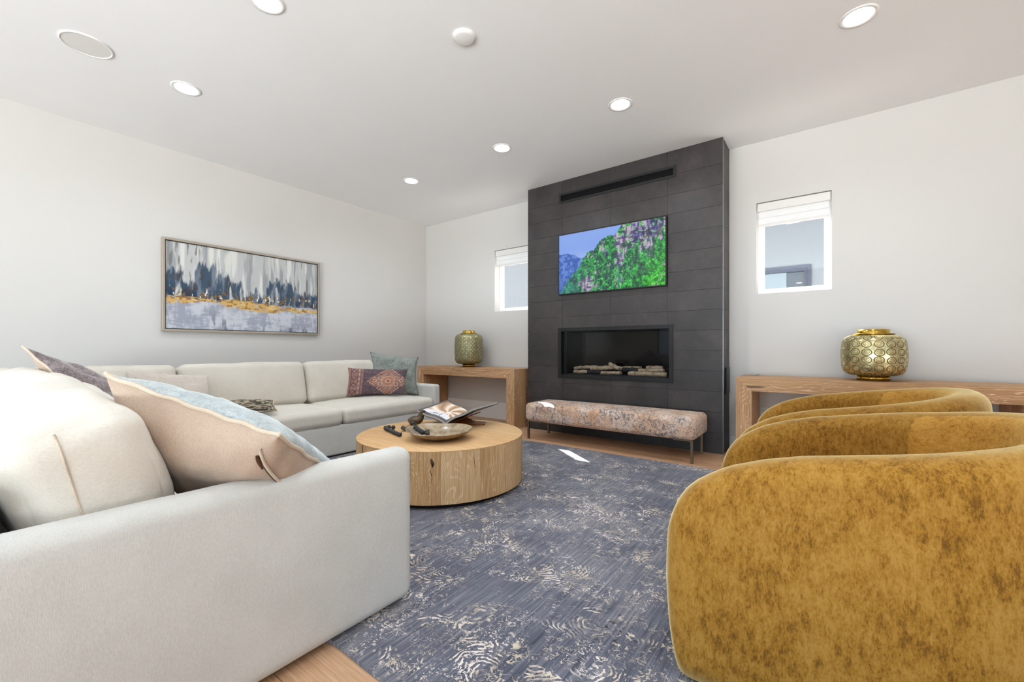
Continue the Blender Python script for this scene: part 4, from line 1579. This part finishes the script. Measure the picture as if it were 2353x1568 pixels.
# wall outlets
def outlet(x, z, label):
    root = empty('wall_outlet', (x, YF, z))
    tag(root, label, 'outlet')
    MB().box(-.036, .036, -.005, 0, -.058, .058).build('cover_plate', M['outlet'], root, bevel=0.002)
    for s in (-1, 1):
        MB().box(-.016, .016, -.0075, -.005, s * .024 - .014, s * .024 + .014).build('socket', M['outlet'], root)
        mb = MB()
        mb.box(-.008, -.006, -.0082, -.0075, s * .024 - .002, s * .024 + .007).box(.005, .007, -.0082, -.0075, s * .024 - .002, s * .024 + .007).box(-.002, .002, -.0082, -.0075, s * .024 - .010, s * .024 - .006)
        mb.build('socket_slot', M['blackmat'], root)
    return root


outlet(-0.502, 0.385, 'white double wall outlet under the right console')
outlet(-3.62, 0.47, 'white wall outlet behind the right leg of the left console')

# ---------------------------------------------------------------- coffee table
TCX, TCY, TR_, TZ = -2.35, 2.25, 0.61, 0.38
ct = empty('coffee_table', (TCX, TCY, RZ))
tag(ct, 'round drum coffee table of pale oak on a recessed black plinth', 'coffee table')
MB().lathe([(0.0001, 0), (0.56, 0), (0.56, 0.036), (0.0001, 0.036)], 72).build('plinth', M['plinth'], ct)
zb = 0.035
zt = TZ - RZ
# veneer staves round the drum: each its own part
NS = 16
edges = [2 * PI * (i + 0.28 * math.sin(i * 2.7)) / NS for i in range(NS)]
for i in range(NS):
    a0, a1 = edges[i], edges[(i + 1) % NS] + (2 * PI if i == NS - 1 else 0)
    a0 += 0.0008
    a1 -= 0.0008
    n = 8
    V, F = [], []
    for k in range(n + 1):
        q = a0 + (a1 - a0) * k / n
        for r, z in ((TR_, zb), (TR_, zt - 0.004), (TR_ - 0.02, zt - 0.004), (TR_ - 0.02, zb)):
            V.append((r * math.cos(q), r * math.sin(q), z))
    for k in range(n):
        for j in range(4):
            l = (j + 1) % 4
            F.append((k * 4 + j, (k + 1) * 4 + j, (k + 1) * 4 + l, k * 4 + l))
    F += [(0, 1, 2, 3), tuple(n * 4 + j for j in (3, 2, 1, 0))]
    o = mesh_obj('stave', V, F, M['drum'], ct)
    autosmooth(o, 30)
o = MB().lathe([(0.0001, zb + 0.002), (TR_ - 0.021, zb + 0.002), (TR_ - 0.021, zt - 0.006), (0.0001, zt - 0.006)], 64).build('drum_core', M['drumtop'], ct)
o = MB().lathe([(0.0001, zt - 0.006), (TR_ + 0.0006, zt - 0.006), (TR_ + 0.0006, zt - 0.001), (TR_ - 0.001, zt), (0.0001, zt)], 96).build('tabletop', M['drumtop'], ct)
autosmooth(o, 40)
# knot and shakes in the drum side
ang = math.atan2(2.02 - TCY, -1.93 - TCX)


def drum_mark(name, a_, z0, z1, w, mat):
    mb = MB()
    n = 10
    pts = []
    rr = []
    for k in range(n + 1):
        t = k / n
        q = a_ + 0.008 * math.sin(t * 5)
        pts.append(((TR_ - 0.0005) * math.cos(q), (TR_ - 0.0005) * math.sin(q), z0 + (z1 - z0) * t))
        rr.append(w * math.sin(PI * (0.08 + 0.84 * t)))
    mb.tube(pts, rr, 6)
    return mb.build(name, mat, ct, smooth=True)


dm = plain('wood_knot', (74, 50, 30), .8)
for k, (u_ang, za, zb_, w) in enumerate(((-0.86, 0.27, 0.325, 0.011), (-0.87, 0.17, 0.27, 0.0022), (-0.42, 0.17, 0.345, 0.002), (-1.40, 0.20, 0.34, 0.002))):
    drum_mark('knot' if k == 0 else 'crack', u_ang, za, zb_, w, dm)

# bowl
bw = empty('shallow_bowl', (-2.20, 2.085, TZ + 0.0005))
tag(bw, 'shallow marbled brown bowl on the coffee table', 'bowl')
prof = [(0.0001, 0.0), (0.07, 0.0), (0.11, 0.006), (0.16, 0.022), (0.205, 0.044), (0.236, 0.066), (0.232, 0.071), (0.20, 0.052), (0.155, 0.033), (0.10, 0.018), (0.05, 0.013), (0.0001, 0.012)]
mbw = MB().lathe(prof, 72)
for i, v in enumerate(mbw.v):
    q = math.atan2(v[1], v[0])
    rr_ = math.hypot(v[0], v[1])
    k = (rr_ / 0.236) ** 2
    mbw.v[i] = (v[0] * (1 + 0.012 * math.sin(3 * q)), v[1] * (1 + 0.015 * math.sin(2 * q + 1)), v[2] + 0.004 * k * math.sin(2 * q + 0.4) + 0.002 * k * math.sin(5 * q))
o = mbw.build('bowl_shell', M['bowl'], bw, smooth=True)
autosmooth(o, 50)

# black wooden bead garland
br = 0.0165
gar = empty('bead_garland', (-2.55, 2.05, TZ))
tag(gar, 'black wooden bead garland trailing from the table into the bowl', 'bead garland')
bz = TZ + br + 0.001
path = [(-2.62, 2.115, bz), (-2.655, 2.13, bz), (-2.588, 2.10, bz), (-2.735, 2.10, bz), (-2.770, 2.085, bz), (-2.765, 2.05, bz), (-2.734, 2.030, bz),
        (-2.695, 2.018, bz), (-2.655, 2.006, bz), (-2.617, 1.993, bz), (-2.578, 1.979, bz), (-2.540, 1.966, bz), (-2.500, 1.955, bz), (-2.462, 1.946, bz)]
inb = [(-2.395, 2.005, TZ + .098), (-2.335, 1.985, TZ + .078), (-2.300, 1.972, TZ + .070), (-2.264, 1.964, TZ + .064), (-2.228, 1.953, TZ + .060), (-2.222, 1.990, TZ + .056), (-2.190, 1.962, TZ + .056)]
bead_mesh = None
for k, p in enumerate(path + inb):
    q = tuple(Vector(p) - Vector((-2.55, 2.05, TZ)))
    s_ = 1.0 if k < len(path) else 1.12
    if bead_mesh is None:
        prof = [(0.0001, -br), (br * .5, -br * .88), (br * .86, -br * .52), (br, 0), (br * .86, br * .52), (br * .5, br * .88), (0.0001, br)]
        o = MB().lathe(prof, 16).build('bead', M['bead'], gar, smooth=True, loc=q)
        bead_mesh = o.data
    else:
        o = bpy.data.objects.new('bead', bead_mesh)
        o.parent = gar
        o.location = q
        COL.objects.link(o)
    o.scale = (s_, s_, s_ * 0.95)
    o.rotation_euler = (random.uniform(-.4, .4), random.uniform(-.4, .4), random.uniform(0, 3))
off = Vector((-2.55, 2.05, TZ))
MB().tube([Vector(p) - off for p in path[3:]] + [Vector((-2.43, 1.985, TZ + .075)) - off] + [Vector(p) - off for p in inb], 0.0022, 6).tube([Vector((-2.19, 1.965, TZ + .062)) - off, Vector((-2.178, 1.972, TZ + .085)) - off, Vector((-2.172, 1.96, TZ + .058)) - off, Vector((-2.165, 1.95, TZ + .058)) - off], 0.0028, 6).build('cord', M['cord'], gar, smooth=True)

# bird figurine: one skinned body
bird = empty('bird_figurine', (-2.725, 2.325, TZ + 0.0005))
tag(bird, 'dark bronze bird figurine behind the bowl on the coffee table', 'figurine')
R_ = Vector((.80, .60, 0))
pts = [(-0.052, .036, .032), (-0.026, .040, .040), (0.004, .040, .041), (0.026, .052, .036), (0.038, .078, .027), (0.042, .102, .021), (0.048, .118, .019), (0.061, .119, .012), (0.076, .115, .003)]
V, F = [], []
nseg = 14
for i, (s_, z_, r_) in enumerate(pts):
    p0 = pts[max(0, i - 1)]
    p1 = pts[min(len(pts) - 1, i + 1)]
    t_ = Vector((p1[0] - p0[0], 0, p1[1] - p0[1])).normalized()
    up = Vector((-t_.z, 0, t_.x))
    for k in range(nseg):
        q = 2 * PI * k / nseg
        off2 = up * r_ * math.sin(q)
        side = r_ * 0.85 * math.cos(q)
        sx = s_ + off2.x
        sz = max(0.0, z_ + off2.z)
        P_ = R_ * sx + Vector((-.6, .8, 0)) * side + Vector((0, 0, sz))
        V.append(tuple(P_))
for i in range(len(pts) - 1):
    for k in range(nseg):
        l = (k + 1) % nseg
        F.append((i * nseg + k, i * nseg + l, (i + 1) * nseg + l, (i + 1) * nseg + k))
tip0 = len(V)
V.append(tuple(R_ * -0.082 + Vector((0, 0, .040))))
for k in range(nseg):
    F.append(((k + 1) % nseg, k, tip0))
F.append(tuple((len(pts) - 1) * nseg + k for k in range(nseg)))
o = mesh_obj('bird_body', V, F, M['bird'], bird, smooth=True)
md = o.modifiers.new('sub', 'SUBSURF')
md.levels = md.render_levels = 2
# wing folds
for s_ in (-1, 1):
    MB().tube([R_ * x_ + Vector((-.6, .8, 0)) * (s_ * w_) + Vector((0, 0, z_)) for x_, z_, w_ in ((-.05, .045, .020), (-.02, .05, .031), (.01, .045, .031), (.024, .036, .024))], [.003, .007, .007, .003], 8).build('wing', M['bird'], bird, smooth=True)

# open art book on a folding stand
bk = empty('art_book', (-2.49, 2.58, TZ))
BO = Vector((-2.49, 2.58, TZ))
tag(bk, 'open art book with a swirling cream photograph, propped on a wooden stand', 'book')
sn = Vector((-2.434, 2.372, .424))
sfar = Vector((-2.55, 2.80, .448))
ln_ = Vector((-2.736, 2.341, .503))
lf_ = Vector((-2.83, 2.785, .538))
rn_ = Vector((-2.205, 2.425, .545))
rf_ = Vector((-2.285, 2.84, .553))


def leaf_block(name, s0, s1, o0, o1, thick, mat, grow=0.0, down=0.0, curve=0.012, inset=0.0):
    """curved stack of pages between the spine edge and the outer edge"""
    n = 12
    V, F = [], []
    nr = (s1 - s0).cross(o0 - s0).normalized()
    if nr.z < 0:
        nr = -nr
    a0, a1, b0, b1 = s0.copy(), s1.copy(), o0.copy(), o1.copy()
    dl = (s1 - s0).normalized()
    dw = (o0 - s0).normalized()
    a0 -= dl * grow
    b0 -= dl * grow
    a1 += dl * grow
    b1 += dl * grow
    b0 += dw * grow
    b1 += dw * grow
    for k in range(n + 1):
        t = k / n
        h = curve * math.sin(PI * min(1, t * 1.6)) * (1 - t * .4) - down
        for base in (a0.lerp(b0, t), a1.lerp(b1, t)):
            V.append(tuple(base + nr * h - BO))
            V.append(tuple(base + nr * (h - thick) - BO))
    for k in range(n):
        b = k * 4
        F += [(b, b + 2, b + 6, b + 4), (b + 1, b + 5, b + 7, b + 3), (b, b + 4, b + 5, b + 1), (b + 2, b + 3, b + 7, b + 6)]
    F += [(0, 1, 3, 2), (n * 4, n * 4 + 2, n * 4 + 3, n * 4 + 1)]
    o = mesh_obj(name, V, F, mat, bk)
    autosmooth(o, 35)
    return o


leaf_block('page_block', sn, sfar, ln_, lf_, 0.014, M['page'])
leaf_block('page_block', sn, sfar, rn_, rf_, 0.012, M['page'])
leaf_block('book_cover', sn, sfar, ln_, lf_, 0.003, M['cover'], grow=0.005, down=0.0145)
leaf_block('book_cover', sn, sfar, rn_, rf_, 0.003, M['cover'], grow=0.005, down=0.0125)


def page_pic(S, T):
    """S from outer edge to spine, T from near edge to far edge"""
    c = np.zeros(S.shape + (3,)) + lin((70, 66, 70))
    inn = (S > .07) & (S < .93) & (T > .10) & (T < .94)
    cx, cy = .70, .42
    a_ = np.arctan2(T - cy, S - cx)
    d = np.hypot(T - cy, S - cx)
    sw = np.sin(a_ * 7 + d * 7 + 1.5 * fbm(S * 4, T * 4, 3))
    p = mixc(np.zeros(S.shape + (3,)) + lin((186, 146, 112)), lin((232, 208, 184)), sm(-.4, .7, sw))
    p = mixc(p, lin((250, 244, 236)), sm(.93, .99, sw))
    p = mixc(p, lin((120, 84, 60)), sm(-.8, -1.0, sw) * .6)
    p = mixc(p, lin((252, 246, 240)), sm(.12, .02, d) * .8)
    white = sm(.02, -.02, T - .26 - .20 * (S - .1) * (.9 - S) * 2)
    p = mixc(p, lin((226, 224, 228)), white)
    return np.where(inn[..., None], p, c)


n1_, n2_ = 64, 64
V = []
nr = (sfar - sn).cross(ln_ - sn).normalized()
if nr.z < 0:
    nr = -nr
S, T = np.meshgrid(np.linspace(0, 1, n1_), np.linspace(0, 1, n2_))
for j in range(n2_):
    for i in range(n1_):
        t = 1 - i / (n1_ - 1) * .985
        h = 0.012 * math.sin(PI * min(1, t * 1.6)) * (1 - t * .4) + 0.0012
        p = sn.lerp(ln_, t).lerp(sfar.lerp(lf_, t), 0.006 + .988 * j / (n2_ - 1)) + nr * h - BO
        V.append(tuple(p))
idx = np.arange(n1_ * n2_).reshape(n2_, n1_)
F = np.stack([idx[:-1, :-1], idx[:-1, 1:], idx[1:, 1:], idx[1:, :-1]], -1).reshape(-1, 4)
o = mesh_obj('printed_page', V, F.tolist(), M['print'], bk)
set_col(o.data, page_pic(S, T))


# script strokes of the page title
def page_pt(s, t, lift=0.002):
    tt = 1 - s
    h = 0.012 * math.sin(PI * min(1, tt * 1.6)) * (1 - tt * .4) + lift
    return sn.lerp(ln_, tt).lerp(sfar.lerp(lf_, tt), t) + nr * h - BO


mb = MB()
ink = plain('page_ink', (48, 44, 46), .5)
STROKES = [[(.34, .13), (.38, .20), (.42, .27), (.43, .20), (.44, .13)], [(.37, .18), (.44, .18)],       # A
           [(.50, .13), (.51, .20)], [(.50, .18), (.53, .21), (.56, .20)],                               # r
           [(.62, .27), (.61, .18), (.63, .13), (.66, .14)], [(.58, .21), (.66, .21)],                   # t
           [(.74, .13), (.75, .14)], [(.74, .19), (.75, .20)]]
for st_ in STROKES:
    pts_ = []
    for (p_, q_) in zip(st_[:-1], st_[1:]):
        for k in range(3):
            pts_.append(page_pt(p_[0] + (q_[0] - p_[0]) * k / 3, p_[1] + (q_[1] - p_[1]) * k / 3))
    pts_.append(page_pt(*st_[-1]))
    mb.tube(pts_, 0.0012, 4)
mb.build('page_lettering', ink, bk)

# ragged page tabs on the right block edge
mb = MB()
for k in range(7):
    t = .15 + k * .12
    p = rn_.lerp(rf_, t) - BO
    mb.rot_box(p + Vector((0.004, 0, -0.006)), (rf_ - rn_).normalized(), (rn_ - sn).normalized(), (0, 0, 1), .012, .006, .001)
mb.build('page_tab', M['page'], bk)

stn = empty('book_stand', (-2.42, 2.62, TZ + 0.0005))
tag(stn, 'folding dark walnut book stand under the open art book', 'book stand')
SOF = Vector((-2.42, 2.62, TZ + 0.0005))
for (p0, p1, w_) in (((-2.57, 2.58, .386), (-2.365, 2.635, .468), .12), ((-2.41, 2.63, .386), (-2.60, 2.575, .438), .11)):
    a_ = Vector(p0) - SOF
    b_ = Vector(p1) - SOF
    ax_ = (b_ - a_).normalized()
    dy_ = Vector((-.26, .965, .03)).normalized()
    nz_ = ax_.cross(dy_).normalized()
    dy_ = nz_.cross(ax_).normalized()
    MB().rot_box((a_ + b_) / 2, ax_, dy_, nz_, (b_ - a_).length / 2, w_, .0045).build('stand_panel', M['stand'], stn, bevel=0.0015)
MB().rot_box(Vector((-2.375, 2.675, .3855)) - SOF, (.8, .6, 0), (-.6, .8, 0), (0, 0, 1), .075, .065, .0045).build('stand_foot', M['stand'], stn, bevel=0.0015)

# ---------------------------------------------------------------- bench
BX0, BX1, BY0, BY1 = -2.745, -0.925, 3.90, 4.39
be = empty('upholstered_bench', ((BX0 + BX1) / 2, (BY0 + BY1) / 2, 0))
tag(be, 'long bench upholstered in faded peach tapestry, in front of the fireplace', 'bench')
bxc, byc = (BX0 + BX1) / 2, (BY0 + BY1) / 2
cushion('bench_seat', BX1 - BX0, BY1 - BY0, 0.205, 0.05, (0, 0, 0.304), (0, 0, 0), (0.006, 0.008, 0.014), M['bench'], be, 0.004, 50)
leg0 = None
for (lx, ly) in ((-2.715, 3.945), (-0.963, 3.938), (-2.70, 4.345), (-0.972, 4.345)):
    if leg0 is None:
        leg0 = MB().box(-.011, .011, -.011, .011, 0, .200).build('leg', M['bronze_leg'], be, bevel=0.002)
        o = leg0
    else:
        o = leg0.copy()
        COL.objects.link(o)
        o.parent = be
    o.location = (lx - bxc, ly - byc, 0 if ly > 3.9 else RZ)
    s_ = 1 if lx < -2 else -1
    MB().box(min(0, s_ * .16), max(0, s_ * .16), -.012, .012, .194, .203).build('leg_bracket', M['bronze_leg'], be, loc=(lx - bxc, ly - byc, 0))

# ---------------------------------------------------------------- mustard tub chairs
CXC = .115
XT = [-.42, -.415, -.405, -.385, -.36, -.33, -.284, -.24, -.15, -.055, .10, .24, .35, .45, .57]
ZT = [.36, .42, .468, .52, .558, .588, .620, .645, .678, .702, .728, .750, .768, .788, .808]
XB = [-.42, -.415, -.405, -.395, -.384, -.372, -.36, -.33]
ZB = [.30, .24, .18, .12, .07, .03, .008, .002]


def chair_shell(root, yc, name, inset=0.0, T=.072, s0=0.0, s1=1.0, z_lo=None, mat=None, grow=0.0):
    hw = .425
    xc = CXC
    straight = xc + .42
    arcl = PI * hw
    tot = 2 * straight + arcl
    # sample path
    front = list(0.42 * (np.sin(np.linspace(0, PI / 2, 14)) ** 1) * 0)
    xs = -.42 + .10 * (1 - np.cos(np.linspace(0, PI / 2, 14)))
    xs = np.concatenate([xs, np.linspace(-.32, xc, 16)[1:]])
    samples = [(x, -hw, 0, -1) for x in xs]
    for q in np.linspace(-PI / 2, PI / 2, 40)[1:-1]:
        samples.append((xc + hw * math.cos(q), hw * math.sin(q), math.cos(q), math.sin(q)))
    samples += [(x, hw, 0, 1) for x in xs[::-1]]
    V, F = [], []
    m = 0
    for (x, y, nx_, ny_) in samples:
        zt_ = float(np.interp(x, XT, ZT))
        zb_ = float(np.interp(x, XB, ZB))
        t = T
        if x < -.33:
            k = (-.33 - x) / .09
            t = T * math.sqrt(max(0.02, 1 - k ** 2.4))
        hz = (zt_ - zb_)
        rt = min(t, hz / 2)
        rb = min(rt * .5, .018)
        sec = []
        # outer side from the bottom up, bulging slightly
        for s_ in np.linspace(0, 1, 11):
            z = zb_ + rb + (hz - rt - rb) * s_
            bul = 0.026 * math.sin(PI * (0.28 + 0.72 * s_)) * (t / T)
            sec.append((t + bul, z))
        for q in np.linspace(0, PI, 13)[1:-1]:
            sec.append((t * math.cos(q), zt_ - rt + rt * math.sin(q)))
        for s_ in np.linspace(1, 0, 11):
            z = zb_ + rb + (hz - rt - rb) * s_
            sec.append((-t, z))
        for q in np.linspace(PI, 2 * PI, 7)[1:-1]:
            sec.append((t * math.cos(q), zb_ + rb + rb * math.sin(q)))
        m = len(sec)
        for (o_, z) in sec:
            V.append((x + nx_ * o_, y + ny_ * o_, z))
    ns = len(samples)
    for i in range(ns - 1):
        for k in range(m):
            l = (k + 1) % m
            F.append((i * m + k, (i + 1) * m + k, (i + 1) * m + l, i * m + l))
    F.append(tuple(reversed(range(m))))
    F.append(tuple((ns - 1) * m + k for k in range(m)))
    F = [tuple(reversed(f)) for f in F]
    return V, F


def build_chair(loc, rz, label):
    root = empty('tub_chair', loc, rz)
    tag(root, label, 'armchair', 'mustard velvet tub chairs')
    V, F = chair_shell(root, 0, 'shell')
    mesh_obj('shell', V, F, M['velvet'], root, smooth=True)
    # inner back pad follows the curve behind the seam
    hw, xc = .425, CXC
    V, F = [], []
    n = 44
    aa = np.linspace(-PI / 2 + .36, PI / 2 - .36, n)
    rows_ = 16
    for q in aa:
        e = min(1, (q - aa[0]) / .07, (aa[-1] - q) / .07)
        x0_ = xc + hw * math.cos(q)
        zt_ = float(np.interp(x0_, XT, ZT))
        for k in range(rows_):
            f_ = k / (rows_ - 1)
            if f_ < .72:
                z = .36 + (zt_ - .072 - .36) * f_ / .72
                r_ = hw - .072 - .007 * e - .022 * math.sin(PI * f_ / .72) * e
            else:
                w_ = (f_ - .72) / .28 * (PI / 2) * .9
                g_ = .072 + .006 * e - .008 * ((f_ - .72) / .28) ** 1.5 - .001
                z = zt_ - .072 + g_ * math.sin(w_)
                r_ = hw - g_ * math.cos(w_)
            V.append((xc + r_ * math.cos(q), r_ * math.sin(q), z))
    for i in range(n - 1):
        for k in range(rows_ - 1):
            F.append((i * rows_ + k, i * rows_ + k + 1, (i + 1) * rows_ + k + 1, (i + 1) * rows_ + k))
    mesh_obj('backrest_pad', V, F, M['velvet_in'], root, smooth=True)
    cushion('seat_cushion', .80, .70, .16, .06, (-.02, 0, .375), (0, 0, 0), (.01, .01, .03), M['velvet_in'], root, .004, 60)
    cushion('seat_base', .78, .69, .24, .03, (-.01, 0, .175), (0, 0, 0), (0, 0, 0), M['velvet'], root)
    MB().lathe([(0.0001, 0), (.27, 0), (.27, .05), (.24, .055), (0.0001, .055)], 40).build('swivel_base', M['plinth'], root)
    return root


ch1 = build_chair((0, 1.84, RZ), 0.0, 'mustard velvet tub chair nearest the camera, filling the lower right')
ch2 = ch1.copy()
COL.objects.link(ch2)
ch2.location = (0, 2.97, RZ)
for c_ in ch1.children:
    d_ = c_.copy()
    COL.objects.link(d_)
    d_.parent = ch2
tag(ch2, 'mustard velvet tub chair farther away, beside the right console', 'armchair', 'mustard velvet tub chairs')
